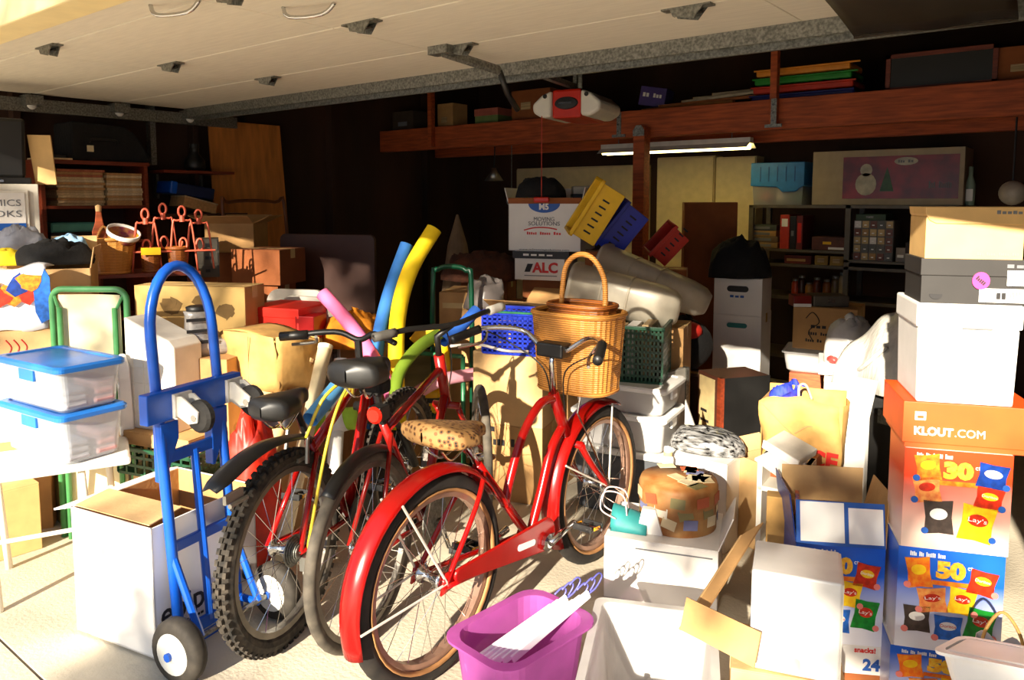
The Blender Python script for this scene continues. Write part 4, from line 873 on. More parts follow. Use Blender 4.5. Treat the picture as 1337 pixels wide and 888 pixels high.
# plywood leaning on the wall and a bent tube frame in front of it
a, b = onx(291, 400, -5.35), onx(390, 400, -5.35); a.z = b.z = 0; rz, w_ = fr(a, b); zp = onx(340, 162, -5.45).z
t = thing('plywood_sheet', 'tall orange plywood sheet leaning against the left wall', 'sheet', a, rz); M().quad((0, .0, 0), (w_, 0, 0), (w_ - .06, .12, zp), (0, .12, zp)).build('sheet', PLY, t, solid=.015); M().box(.1, .14, .05, .1, 0, .02).build('foot_block', WOOD, t)
a, b = onx(303, 330, -5.0), onx(384, 330, -5.0); a.z = b.z = 0; rz, w_ = fr(a, b); zp = onx(340, 264, -5.0).z
t = thing('tube_frame', 'bent brown tube frame leaning in front of the plywood', 'frame', a, rz)
M().tube(bez([(0, .0, 0), (0, .1, zp - .1), (.06, .12, zp), (w_ - .08, .12, zp), (w_, .1, zp - .1), (w_, 0, 0)], 5), .013, 8).build('outer_tube', mt('brown_tube', (120, 66, 30), .4), t, smooth=True); M().tube([(0, .05, zp*.75), (w_, .05, zp*.75)], .01, 8).build('crossbar', mt('brown_tube', (120, 66, 30)), t); M().quad((.02, .02, zp*.2), (w_ - .02, .02, zp*.2), (w_ - .02, .04, zp*.7), (.02, .04, zp*.7)).build('canvas', DKBOARD, t, solid=.004)
# brown folding table stood on end
a, b = two(371, 5.3, 492, 5.1, 520, 0); rz, w_ = fr(a, b); zh = zat(430, 306, 5.2)
t = thing('folded_table', 'dark brown folding table standing on its end behind the noodles', 'table', a, rz)
M().poly(cap_(w_ - .04, zh - .04, .04, 0, math.pi/2, 5) + cap_(.04, zh - .04, .04, math.pi/2, math.pi, 5) + [(0, 0), (w_, 0)], 0, .03).build('top', DKBOARD, t, bevel=.004)
for z in (.2, zh - .2): M().tube([(.06, .05, z), (w_ - .06, .05, z)], .014, 8).build('folded_leg', STEEL, t)
# grey drawer boxes, boxes near the wall
a, b = two(257, 4.9, 287, 4.95, 362); rz, w_ = fr(a, b); z0 = a.z; hh = zat(270, 312, 4.9) - z0
t = thing('drawer_unit', 'small grey drawer unit with two label plates by the left wall', 'drawer unit', a, rz); M().box(0, w_, 0, .2, 0, hh).build('body', mt('grey_metal_paint', (82, 76, 66), .5), t)
for i in range(3):
    d_ = M().box(.008, w_ - .008, -.006, 0, hh*i/3 + .008, hh*(i+1)/3 - .006).build('drawer', mt('grey_metal_paint', (82, 76, 66)), t); M().box(w_*.4, w_*.6, -.014, -.006, hh*(i + .4)/3, hh*(i + .65)/3).build('pull', BLACK, d_)
def support(label, a, b, dep, z, mat=None, name='cardboard_box', k=.12):      # carton from the floor up to z under something
    c0 = Vector((a.x, a.y, 0)); c1 = Vector((b.x, b.y, 0)); v = (c1 - c0)*k; n = Vector((-v.y, v.x, 0)).normalized()*dep*.12
    return carton(name, label, c0 + v + n, c1 - v + n, dep*.7, z - .001, mat or CARD)
support('tall brown carton under the grey drawer unit by the left wall', a, b, .22, z0, CARD3)
a, b = two(268, 5.2, 332, 5.2, 330); carton('cardboard_box', 'crumpled brown carton right of the grey drawer unit', a, a + (b - a)*1.0, .3, .2, CARD, open_=True, flaps=(1, 1, 1, 1), fang=25, flap_len=.12); support('dark carton under the crumpled brown one by the plywood', a, b, .3, a.z, CARD3)
a, b = two(303, 4.9, 366, 4.8, 372); carton('cardboard_box', 'reddish brown carton in front of the plywood sheet', a, b, .3, zat(330, 326, 4.85) - a.z, CARD3); support('lower reddish brown carton in front of the plywood sheet', a, b, .3, a.z, CARD3)
# wooden plant stand with baskets and wire rack
a, b = two(118, 4.1, 262, 4.35, 357); z0 = a.z; rz, w_ = fr(a, b)
t = thing('stand', 'red wooden stand with slim legs carrying the baskets', 'stand', (a.x, a.y, 0), rz); M().box(0, w_, 0, .36, z0 - .02, z0).build('top', REDWOOD, t)
for x, y in ((.02, .02), (w_ - .05, .02), (.02, .32), (w_ - .05, .32)): M().tube([(x + .015, y, 0), (x + .015, y, z0 - .02)], .016, 8).build('leg', REDWOOD, t)
sm = Matrix.Translation((a.x, a.y, z0)) @ Matrix.Rotation(rz, 4, 'Z')
WIRE = mt('coral_wire', (226, 104, 74), .45)
t = thing('wire_rack', 'coral pink wire caddy with loop handles standing on the red stand', 'rack', sm @ Vector((.24, .06, 0)), rz)
hh = zat(215, 266, 4.25) - z0
for i in range(4):
    x = .04 + i*.095; yy = .03 + .08*(i % 2); ht_ = hh*(.92, 1, .96, .9)[i]
    M().tube(bez([(x - .075, yy, 0), (x - .05, yy, ht_*.72), (x - .03, yy, ht_*.78), (x + .03, yy, ht_*.78), (x + .05, yy, ht_*.72), (x + .075, yy, 0)], 4), .006, 6).build('wire_leg', WIRE, t, smooth=True)
    M().tube([(x + .018*math.cos(2*math.pi*k/14), yy, ht_*.92 + .03*math.sin(2*math.pi*k/14)) for k in range(14)], .007, 6, closed=True).build('loop', WIRE, t, smooth=True); M().tube([(x, yy, ht_*.76), (x, yy, ht_*.86)], .014, 8).build('neck', WIRE, t)
    M().tube([(x + .02*math.cos(2*math.pi*k/14), yy - .03, ht_*.42 + .035*math.sin(2*math.pi*k/14)) for k in range(14)], .006, 6, closed=True).build('loop', WIRE, t, smooth=True)
M().tube([(-.03, 0, hh*.3), (.40, 0, hh*.3)], .006, 6).build('wire_bar', WIRE, t)
for i, (x, l) in enumerate(((.30, 'small tapered wicker pot with yellow tag, left inside the wire caddy'), (.44, 'small tapered wicker pot on the right inside the wire caddy'))):
    t = thing('wicker_pot', l, 'basket', sm @ Vector((x, .10, 0)), rz); basket(t, (0, 0, 0), .055, .055, 0, .13, .25, WICKD, 'pot', rows=8, n=24, p=1)
    if i == 0: M().box(-.05, .05, -.07, -.064, .10, .14).build('tag', YELL, t)
    else: M().tube([(-.02, 0, .0), (.03, 0, .17)], .008, 6).build('stick', WOOD, t)
t = thing('wicker_basket', 'round honey wicker basket with dented rim on the left of the red stand', 'basket', sm @ Vector((.11, .09, 0)), rz); basket(t, (0, 0, 0), .115, .10, 0, .19, .3, WICK, 'basket', rows=12, n=40, p=1)
M().tube(bez([(-.08, 0, .18), (-.04, .0, .26), (.0, .0, .2)], 4), .008, 6).build('broken_handle', WICK, t)
t = thing('bowl', 'purple and white patterned bowl tipped in the round wicker basket', 'bowl', sm @ Vector((.15, .08, .16)), rz, rot=(math.radians(24), math.radians(16), rz)); M().lathe([(.03, 0), (.07, .03), (.085, .07), (.08, .07), (.065, .035), (.02, .008)], 22).build('bowl_body', mt('plum_glaze', (120, 30, 70), .2, var=.3, scale=20, col2=(190, 140, 40)), t, smooth=True); M().lathe([(.086, .062), (.088, .085), (.08, .085), (.08, .062)], 22, cap=False).build('rim_band', INKW, t, smooth=True)
t = thing('wooden_paddle', 'brown wooden paddle standing in the round wicker basket', 'paddle', sm @ Vector((.05, .11, .012)), rz); M().poly([(-.03, .0), (.03, 0), (.036, .22), (.02, .27), (.012, .34), (-.012, .34), (-.02, .27), (-.036, .22)], -.008, .008).build('blade', WOOD, t, bevel=.004); M().lathe([(.014, .33), (.016, .36), (.0, .37)], 10).build('knob', CARD2, t)
# ================================================================ heap at the far left
a, b = two(-70, 3.3, 72, 3.45, 482); zA = zat(30, 432, 3.4)
cA = carton('cardboard_box', 'brown carton with red crayon scribbles under the printed carrier bag, far left', a, b, .35, zA - a.z, CARD2); zAa = zA - a.z
support('brown carton on the floor at the far left behind the clear bins', a, b, .35, a.z)
rz, w_ = fr(a, b); t = thing('carrier_bag', 'carrier bag with orange and blue picture print lying on a carton, far left', 'bag', (a.x, a.y, zA), rz)
hh = zat(30, 352, 3.4) - zA
BAGP = mt('white_bag_plastic', (238, 236, 240), .35, var=.06, bump=.5, bscale=12)
M().grid(lambda u, v: (w_*(.02 + .94*u), (.006*math.sin(u*12 + v*17) if v < .7 else (v - .7)*.7), hh*min(1, v/.7)*(1 + .04*math.sin(u*9)) + .006*math.sin(u*14 + v*9)), 20, 16).build('bag', BAGP, t, smooth=True, solid=.004)
for i, (x, z, sx, sz, m_) in enumerate(((.30, .60, .05, .06, 'orange'), (.37, .66, .04, .07, 'red'), (.24, .55, .045, .05, 'red'), (.33, .74, .04, .06, 'navy'), (.44, .5, .035, .16, 'blue'), (.2, .68, .05, .05, 'yellow'), (.38, .80, .05, .05, 'orange'))):
    M().poly([(x*w_/.47 + sx*math.cos(6.283*k/9)*(1 + .3*math.sin(k*2.3 + i)), z*hh + sz*.8*math.sin(6.283*k/9)*(1 + .25*math.cos(k*1.7 + i))) for k in range(9)], -.013 - .001*i, -.008).build('print_patch', BAGC[m_], t)
for i, (dx, dz) in enumerate(((.0, 0), (.03, .02), (.05, -.02))):
    q = at(40 + i*14, 452 + i*6, 3.33)
    M().tube(bez([(w_*.55 + i*.03, -.001, zAa - .04), (w_*.6 + i*.03, -.001, zAa - .075), (w_*.56 + i*.03, -.001, zAa - .11)], 4), .003, 5).build('scribble', INKR, cA)
a, b = two(58, 3.7, 122, 3.78, 430); zB = zat(90, 352, 3.7)
t = carton('cardboard_box', 'open brown carton behind the printed carrier bag, one flap up', a, b, .3, zB - a.z, CARD2, open_=True, flaps=(0, 1, 0, 1), fang=80, flap_len=.15); support('brown carton hidden below the open one behind the carrier bag', a, b, .3, a.z)
def onpile(name, label, cat, px, y, d, r, h, mat, seed, yaw=0, wob=.16): return cloth(name, label, cat, at(px, y, d), r, h, mat, seed, wob, yaw)
GREYF = mt('grey_fleece', (168, 168, 176), .9, var=.12, bump=.4, bscale=10)
zc_ = zat(50, 352, 3.5)
slabp = at(-20, 352, 3.55)
support('tall brown carton under the heap of clothes, far left', Vector((at(-30, 352, 3.72).x, at(-30, 352, 3.72).y, 0)), Vector((at(60, 352, 3.82).x, at(60, 352, 3.82).y, 0)), .3, zc_)
cloth('grey_jacket', 'light grey jacket crumpled on the heap at the far left', 'jacket', Vector((*at(28, 352, 3.92).xy, zc_)), (.14, .11), .17, GREYF, 3, .13, PSI)
cloth('black_sweater', 'black sweater draped across the heap under the grey jacket', 'sweater', Vector((*at(70, 352, 3.76).xy, zc_)), (.15, .07), .11, BLACKF, 5, .15, PSI + .5)
cloth('yellow_cloth', 'yellow cloth peeking out on the left of the heap', 'cloth', Vector((*at(10, 352, 3.72).xy, zc_)), (.08, .05), .075, mt('yellow_cloth', (246, 214, 30), .9, bump=.3), 8, .12, PSI)
cloth('baseball_cap', 'pale blue cap on the black sweater, far left heap', 'cap', Vector((*at(92, 352, 3.98).xy, zc_)), (.10, .08), .13, mt('pale_blue_cloth', (150, 190, 226), .9), 9, .08, PSI)
# green framed folding cot stood on end
a, b = two(70, 3.38, 167, 3.36, 430, 0); rz, w_ = fr(a, b); zh = zat(118, 378, 3.36)
t = thing('folding_cot', 'folded cot with green tube frame and cream canvas standing behind the clear bins', 'cot', a, rz)
M().tube([(0, 0, 0)] + [(0, 0, zh - .07)] + [tuple(p) for p in arc((.05, 0, zh - .05), .05, math.pi, math.pi/2, 5)] + [tuple(p) for p in arc((w_ - .05, 0, zh - .05), .05, math.pi/2, 0, 5)] + [(w_, 0, 0)], .014, 10).build('outer_frame', mt('pale_green_enamel', (74, 142, 84), .4, var=.1), t, smooth=True)
for x in (.045, w_ - .045):
    M().tube([(x, -.02, 0), (x, -.02, zh - .08)], .012, 8).build('inner_leg', mt('pale_green_enamel', (74, 142, 84)), t, smooth=True)
    M().tube([(x, -.02, zh - .10), (x - .03 if x < .1 else x + .03, -.005, zh - .03)], .007, 6).build('corner_brace', mt('pale_green_enamel', (74, 142, 84)), t)
M().grid(lambda u, v: (.03 + (w_ - .06)*u, .0 + .02*math.sin(u*3.1), .1 + (zh - .125)*v), 8, 6).build('canvas', CREAM, t, smooth=True, solid=.004)
# white folding chair with two clear bins on it
a, b = gp(-40, 640, .44), gp(172, 600, .44)
ch_p = at(-45, 622, 2.72); ch_q = at(171, 596, 2.98); ch_p.z = ch_q.z = 0; rz, w_ = fr(ch_p, ch_q)
ZS = zat(80, 612, 2.85)
t = thing('folding_chair', 'white plastic folding chair used as a stand for the clear bins', 'chair', ch_p, rz)
M().box(0, w_, 0, .34, ZS - .03, ZS).build('seat', WHITE, t, bevel=.012, seg=3)
M().poly([(0, 0), (.06, 0), (.05, .30), (.035, .36), (.01, .36), (0, .3)], .29, .32).build('back_upright', WHITE, t, loc=(w_ - .03, .03, ZS), bevel=.008)
M().poly([(0, 0), (.06, 0), (.05, .30), (.035, .36), (.01, .36), (0, .3)], .30, .33).build('back_upright', WHITE, t, loc=(.06, .16, ZS), bevel=.008)
for x in (.02, w_*.62): M().tube([(x + .03, .05, ZS - .03), (x + .06, -.03, 0)], .014, 8).build('front_leg', WPAINT, t, smooth=True)
for x in (.06, w_ - .08): M().tube([(x, .28, ZS - .03), (x + .02, .36, 0)], .014, 8).build('rear_leg', WPAINT, t, smooth=True)
M().tube([(w_*.62 + .045, .01, .25), (.065, .01, .25)], .009, 6).build('stretcher', WPAINT, t)
chm = Matrix.Translation(ch_p) @ Matrix.Rotation(rz, 4, 'Z')
q0 = gp(76, 488, .88); q1 = gp(141, 476, .88); rzb_, wb_ = fr(q0, q1)
vd = (q1 - q0).normalized(); vl = Vector((-vd.y, vd.x, 0))
zm = zat(76, 548, 2.8); zt_ = zat(76, 484, 2.8)
for nm, z0, z1, lab in (('clear_bin', ZS, zm, 'lower clear plastic bin with bright blue lid on the white folding chair'), ('clear_bin', zm, zt_, 'upper clear plastic bin with bright blue lid on top of the other')):
    p0 = Vector((q0.x, q0.y, z0 + .001)); p1 = p0 + vd*.25
    t = bin_(nm, lab, p0, p1, .46, z1 - z0, CLEAR, BLUEL, group='clear bins with blue lids')
    tm = Matrix.Translation(p0) @ Matrix.Rotation(rzb_, 4, 'Z')
    for k in range(4):
        c = tm @ Vector((.07 + .11*(k % 2), .1 + .22*(k//2), .008)); folded('folded_cloth', ('grey', 'dusty pink', 'white', 'slate')[k] + (' folded cloth inside the upper clear bin' if z0 > ZS + .01 else ' folded cloth inside the lower clear bin'), c + Vector((0, 0, .006)), (.045, .09, .08 + .02*(k % 3)), [GREYF, mt('dusty_pink_cloth', (190, 150, 150), .9), mt('white_cloth', (226, 222, 216), .9), mt('slate_cloth', (90, 90, 110), .9)][k], rzb_, 'cloths in the clear bins')
# cartons and board on the floor at the left
a, b = two(-50, 3.3, 58, 3.26, 726, 0); a, b = gp(-60, 752), gp(56, 716)
carton('cardboard_box', 'plain tan carton on the floor under the white folding chair', a, b, .2, .30, mt('tan_carton', (206, 172, 112), .8, var=.06))
a, b = gp(92, 700), gp(152, 684); z_ = .36
t = carton('cardboard_box', 'narrow tan carton with yellow tag behind the white carton', a, b, .25, .42, CARD2); M().box(.02, .12, -.004, -.001, .24, .36).build('yellow_tag', YELL, t)
M().box(.0, .02, -.005, .25, .0, .42).build('green_edge', GREEN, t)
# ================================================================ heap between the hand truck and the bicycles
a, b = two(176, 3.85, 320, 3.75, 400, 0); zh = zat(240, 374, 3.8)
c = carton('cardboard_box', 'large carton with faded dark print seen through the hand truck arch', a, b, .2, zh, mt('pale_old_card', (196, 160, 96), .85, var=.12, scale=4)); W_ = c['w']
for i, (x, z, r_) in enumerate(((.50, .12, .05), (.20, .10, .06), (.36, .07, .04))): M().ball((x, -.001, zh - z), (r_, .002, r_*.6), 12, 6, .2, i).build('faded_print', mt('faded_print', (110, 84, 44), .9), c)
# white foam block on a brown box
a, b = two(168, 3.3, 231, 3.2, 562); z0 = a.z; rz, w_ = fr(a, b); zt1, zt2 = zat(172, 414, 3.3), zat(228, 446, 3.2)
t = thing('foam_block', 'white slatted panel with sloping top between the cot and the hand truck', 'panel', a, rz); M().poly([(0, 0), (w_, 0), (w_, zt2 - z0 - .03), (w_ - .03, zt2 - z0), (0, zt1 - z0)], 0, .16).build('body', mt('pale_foam', (226, 220, 210), .8, var=.05), t, bevel=.006)
for i in range(5): M().box(.005, w_ - .005, -.003, .0, .06 + i*.07, .064 + i*.07).build('ridge', WPAINT, t)
for i in range(3): M().box(.04 + i*.06, .044 + i*.06, -.003, 0, .02, .36).build('ridge', WPAINT, t)
a2, b2 = two(148, 3.28, 246, 3.1, 585); carton('cardboard_box', 'shallow brown carton under the white slatted panel', a2, b2, .3, z0 - a2.z, CARD)
# dark green basket below
z1 = a2.z; a3, b3 = two(155, 3.22, 250, 3.06, 624); rz, w_ = fr(a3, b3)
def crate(name, label, p0, p1, dep, h, mat, rows=4, cols=6, rot=None, tb=.92, slot=True, group=None, rim=.012, p=None, base=.02):
    rz, w_ = fr(p0, p1); t = thing(name, label, 'basket', p if p else p0, rz, group, rot=rot)
    M().box(0, w_, 0, dep, 0, .006).build('floor_panel', mat, t)
    f = M()
    def wall(o, u, ln, nrm):
        n = cols if ln > .2 else max(3, int(cols*.7)); th = .004
        for i in range(n + 1):
            s_ = ln*i/n; c = o + u*s_; f.obox(c + Vector((0, 0, h/2)), u*.005, nrm*th/2, Vector((0, 0, h/2)))
        for j in range(rows + 1):
            z = h*j/rows; f.obox(o + u*(ln/2) + Vector((0, 0, z)), u*(ln/2), nrm*th/2, Vector((0, 0, .006)))
    X, Y = Vector((1, 0, 0)), Vector((0, 1, 0))
    wall(Vector((0, 0, 0)), X, w_, Y); wall(Vector((0, dep, 0)), X, w_, Y); wall(Vector((0, 0, 0)), Y, dep, X); wall(Vector((w_, 0, 0)), Y, dep, X)
    f.build('lattice', mat, t)
    r = M().box(-rim, w_ + rim, -rim, .004, h - .012, h + .006).box(-rim, w_ + rim, dep - .004, dep + rim, h - .012, h + .006).box(-rim, .004, -rim, dep + rim, h - .012, h + .006).box(w_ - .004, w_ + rim, -rim, dep + rim, h - .012, h + .006); r.build('rim', mat, t, bevel=.003)
    t['w'] = w_; return t
crate('green_basket', 'dark green lattice basket at the foot of the white slatted panel', a3, b3, .26, z1 - a3.z, DKGREEN, 3, 8)
support('low pale carton under the dark green basket by the hand truck', a3, b3, .26, a3.z, CARD2)
a, b = two(205, 3.06, 325, 3.02, 690, 0); t = thing('grey_board', 'grey white board leaning behind the white carton', 'board', a, fr(a, b)[0]); M().quad((0, .01, 0), (.36, .01, 0), (.36, .05, .28), (0, .05, .28)).build('board', mt('grey_white_board', (190, 182, 172), .6), t, solid=.012); M().box(.2, .32, .015, .019, .1, .2).build('sticker', INKG, t)
# patterned carton seen between rails
a, b = two(240, 3.35, 300, 3.3, 590); carton('cardboard_box', 'brown carton with dark leaf scribbles between the rails of the hand truck', a, b, .3, zat(270, 470, 3.3) - a.z, CARD); zq = zat(270, 470, 3.3)
support('brown carton under the scribbled one behind the hand truck', a, b, .3, a.z)
t = thing('silver_boot', 'silver and black ski boot on a carton behind the hand truck', 'boot', Vector((*at(262, 470, 3.42).xy, zq)), PSI + .5)
M().lathe([(.075, 0), (.08, .04), (.06, .1), (.055, .18), (.06, .2)], 16, sx=1.1, sy=.8, p=.8).build('shell', mt('silver_plastic', (176, 170, 164), .35, .3, var=.25, scale=20), t, smooth=True); M().box(.02, .16, -.05, .05, 0, .07).build('toe', mt('silver_plastic', (176, 170, 164)), t, bevel=.025, seg=3); M().lathe([(.05, .19), (.056, .22), (.04, .225)], 14, sy=.8).build('cuff', BLACK, t, smooth=True)
for z in (.06, .11, .16): M().box(-.06, .06, -.066, -.058, z, z + .014).build('buckle', BLACK, t)
# big kraft bag, red boxes, white folded tables
a, m_, b = at(292, 492, 3.45), at(362, 505, 3.25), at(418, 500, 3.55); zb_ = .70; zt0 = zat(330, 433, 3.4)
a.z = m_.z = zb_; rz, w_ = fr(a, m_)
t = thing('brown_paper_bag', 'large brown paper grocery bag lying on the heap left of the pink noodle', 'paper bag', a, rz)
M().grid(lambda u, v: (w_*u + .006*math.sin(v*11), .01*math.sin(u*7 + v*4), (zt0 - zb_)*v), 10, 8).build('front_panel', KRAFT, t, smooth=True, solid=.002)
M().grid(lambda u, v: (w_ + .02*math.sin(u*5)*v + .02*u, .26*u, (zt0 - zb_)*v*(1 - .15*u) + .012*math.sin(u*6)), 10, 8).build('side_panel', KRAFT, t, smooth=True, solid=.002)
M().grid(lambda u, v: (w_*u, .26*v, (zt0 - zb_)*(1 - .15*v*u) - .002 + .01*math.sin(u*5)), 8, 8).build('top_panel', KRAFT, t, smooth=True, solid=.002)
M().grid(lambda u, v: (w_*u*.98, .25, (zt0 - zb_)*v*.85), 3, 3).build('back_panel', KRAFT, t, solid=.002); M().tube([(w_*.5, -.008, .0), (w_*.52, -.008, (zt0 - zb_)*.95)], .002, 4).build('seam', CARD, t)
support('brown carton under the big paper bag', a - cf(0, 0), m_, .3, zb_, CARD2)
a, b = two(322, 3.9, 390, 3.8, 440); z0 = a.z
t = slab('red_box', 'bright red flat box on the heap behind the paper bag', 'box', a, fr(a, b)[0], (fr(a, b)[1], .3, zat(350, 402, 3.85) - z0), mt('red_card', (226, 36, 16), .5, var=.06), detail=lambda t: M().box(-.004, fr(a, b)[1] + .004, -.004, .304, .10, .145).build('lid', mt('red_card', (226, 36, 16)), t, bevel=.003))
support('brown carton under the bright red box', a, b, .3, z0)
a, b = two(386, 3.8, 410, 3.78, 446); slab('dark_red_box', 'small dark red shiny box right of the bright red one', 'box', a, fr(a, b)[0], (fr(a, b)[1], .15, zat(396, 413, 3.8) - a.z), mt('maroon_card', (150, 14, 16), .3), detail=lambda t: M().box(.01, .02, -.002, 0, .01, .09).build('ribbon', INKR, t)); support('narrow carton under the small dark red box', a, b, .15, a.z)
for i in range(3):
    a, b = two(352 + i*17, 4.35 - i*.03, 425 + i*9, 4.25 - i*.05, 540, 0); rz, w_ = fr(a, b); zh = zat(390, 378 + i*6, 4.3)
    t = thing('folded_table', ('rear', 'middle', 'front')[i] + ' one of three white folding tables standing on edge behind the paper bag', 'table', a + cf(.02*i, -.075*i), rz, 'white folding tables on edge')
    M().poly(cap_(w_ - .05, zh - .05, .05, 0, math.pi/2, 5) + cap_(.08, zh - .08, .08, math.pi/2, math.pi, 5) + [(0, 0), (w_, 0)], 0, .03).build('top', mt('grey_white_plastic', (206, 198, 186), .5, var=.06), t, bevel=.006)
    M().tube([(w_ - .02, -.01, .02), (w_ - .02, -.01, zh - .1)], .012, 8).build('edge_tube', STEEL, t, smooth=True)
# orange cloth, white and tan rolls
cloth('orange_bag', 'orange cloth bag on the heap below the pink noodle', 'bag', at(460, 452, 3.95), (.15, .12), .17, mt('orange_cloth', (244, 150, 24), .8, var=.2, bump=.4, bscale=14), 12, .14, PSI)
a, b = two(420, 4.0, 500, 3.9, 452); support('carton under the orange cloth bag', a, b, .3, a.z, CARD)
for i, (x0, y0, x1, y1, d0, d1, m_, lab) in enumerate(((425, 452, 402, 560, 3.4, 3.2, CREAM, 'cream cardboard tube leaning left of the bicycle saddle'), (402, 468, 366, 560, 3.42, 3.3, CARD2, 'tan cardboard tube leaning beside the cream one'), (446, 470, 440, 560, 3.42, 3.3, WHITE, 'white cardboard tube leaning right of the cream one'))):
    p, q = at(x0, y0, d0), at(x1, y1, d1); dn = (q - p).normalized(); q = p + dn*(p.z/-dn.z)*.98
    t = thing('cardboard_tube', lab, 'tube', q); v = p - q; M().tube([(0, 0, .02), tuple(v)], .032, 14).build('tube', m_, t, smooth=True); M().tube([tuple(v*.985), tuple(v*1.004)], .034, 14).build('end_cap', m_, t)
t = thing('striped_towel', 'rolled striped towel among the tubes behind the bicycles', 'towel', at(436, 545, 3.3) - Vector((0, 0, .05)), PSI); M().tube(bez([(-.1, 0, 0), (0, .02, .03), (.12, 0, .05)], 4), .05, 12).build('roll', mt('lime_towel', (170, 210, 60), .9), t, smooth=True); M().tube([(-.02, .01, .02), (.05, .01, .04)], .053, 12).build('stripe', INKW, t, smooth=True)
cloth('red_nylon_bag', 'tall red nylon bag behind the mountain bicycle wheel', 'bag', gp(334, 756), (.12, .10), .66, mt('red_nylon', (232, 52, 30), .4, var=.15, bump=.5, bscale=9), 22, .07, PSI + 1)
t = slab('grey_bin', 'grey plastic box lid on the red bag below the black saddle', 'box', at(338, 560, 3.05), PSI, (.12, .12, .06), mt('grey_plastic_box', (130, 132, 136), .5), bevel=.01, detail=lambda t: M().box(-.005, .125, -.005, .125, .05, .065).build('lid', mt('grey_plastic_box', (130, 132, 136)), t, bevel=.006))
a, b = two(318, 3.2, 372, 3.15, 600); 
# ---------------------------------------------------------------- pool noodles
def down(p, q): dn = (q - p).normalized(); return p + dn*((p.z - .05)/-dn.z)
PN = mt('pink_foam', (236, 112, 160), .8, var=.05); BN = mt('blue_foam', (44, 112, 190), .8, var=.05); YN = mt('yellow_foam', (252, 214, 8), .75, var=.04)
p = [at(421, 383, 3.9), at(462, 430, 3.8), at(500, 490, 3.64), at(520, 540, 3.6)]; noodle('pool_noodle', 'pink pool noodle lying across the heap', p[::-1], .036, PN)
p = [at(531, 319, 3.95), at(506, 390, 3.85), at(492, 460, 3.75), at(488, 560, 3.6)]; noodle('pool_noodle', 'blue pool noodle standing left of the yellow one', p[::-1], .034, BN)
p = [at(567, 299, 3.95), at(536, 352, 3.87), at(520, 410, 3.8), at(517, 480, 3.72), at(520, 560, 3.6)]; noodle('pool_noodle', 'yellow pool noodle standing upright, tallest of the noodles', p[::-1], .041, YN)
p = [at(440, 505, 3.2), at(424, 525, 3.12), at(405, 548, 3.02)]; noodle('pool_noodle', 'short light blue pool noodle left of the tall black saddle', p[::-1], .034, mt('light_blue_foam', (96, 176, 232), .8, var=.05))
p = [at(622, 405, 3.9), at(600, 428, 3.8), at(578, 446, 3.7)]; noodle('pool_noodle', 'dark blue pool noodle behind the pale handlebar grip', p[::-1], .030, mt('mid_blue_foam', (40, 96, 190), .8, var=.05))
p = [at(622, 488, 3.98), at(575, 497, 3.92), at(535, 520, 3.84), at(510, 545, 3.8)]; noodle('pool_noodle', 'pale pink pool noodle lying low behind the red bicycle frame', p, .034, mt('pale_pink_foam', (244, 170, 186), .8, var=.05))
p = [at(575, 435, 3.72), at(545, 455, 3.68), at(520, 490, 3.6), at(515, 540, 3.5)]; noodle('pool_noodle', 'olive green pool noodle curving under the handlebar', p[::-1], .03, mt('olive_foam', (120, 150, 30), .8, var=.05))
support('carton in the middle of the heap under the pool noodles', *two(478, 3.95, 545, 3.9, 560, 0), .2, .50, CARD)
# yellow life vest
t = thing('life_vest', 'yellow and black life vest hanging on the green cart', 'life vest', at(562, 535, 3.98), PSI)
M().tube(bez([(-.08, 0, .36), (-.02, 0, .42), (.05, 0, .38), (.075, 0, .22), (.06, 0, .08), (.0, 0, .0)], 6), .035, 10, flat=.5).build('collar', YELL, t, smooth=True)
M().box(-.07, .05, -.03, .03, .0, .11).build('panel', YELL, t, bevel=.02, seg=3); M().box(-.08, .06, -.034, .034, .045, .07).build('strap', BLACK, t)
# green cart
GT = mt('deep_green_enamel', (14, 84, 56), .3, var=.1)
a, b = two(566, 4.18, 616, 4.1, 460, 0); rz, w_ = fr(a, b); zh = zat(590, 348, 4.14)
t = thing('green_cart', 'dark green tubular hand cart standing behind the bicycles', 'hand cart', a, rz)
M().tube(bez([(0, 0, .08), (0, 0, zh - .12), (.03, 0, zh - .02), (w_*.5, 0, zh), (w_ - .03, 0, zh - .02), (w_, 0, zh - .12), (w_, 0, .08)], 5), .014, 10).build('rear_frame', GT, t, smooth=True)
zf = zat(575, 464, 4.0)
M().tube([(-.12, -.14, .08), (-.12, -.14, zat(536, 428, 4.0)), ], .013, 8).build('front_post', GREEN, t, smooth=True); M().tube([(w_ + .01, -.14, .08), (w_ + .01, -.14, zf)], .013, 8).build('front_post', GREEN, t, smooth=True)
M().tube([(-.12, -.14, zf), (w_ + .01, -.14, zf)], .012, 8).build('crossbar', GREEN, t); M().box(-.13, w_ + .02, -.16, .02, .06, .08).build('platform', GT, t)
for x in (-.11, w_): M().lathe([(.02, -.015), (.038, -.012), (.038, .012), (.02, .015)], 14, axis='x', c=(x, -.1, .038)).build('wheel', RUBBER, t, smooth=True)
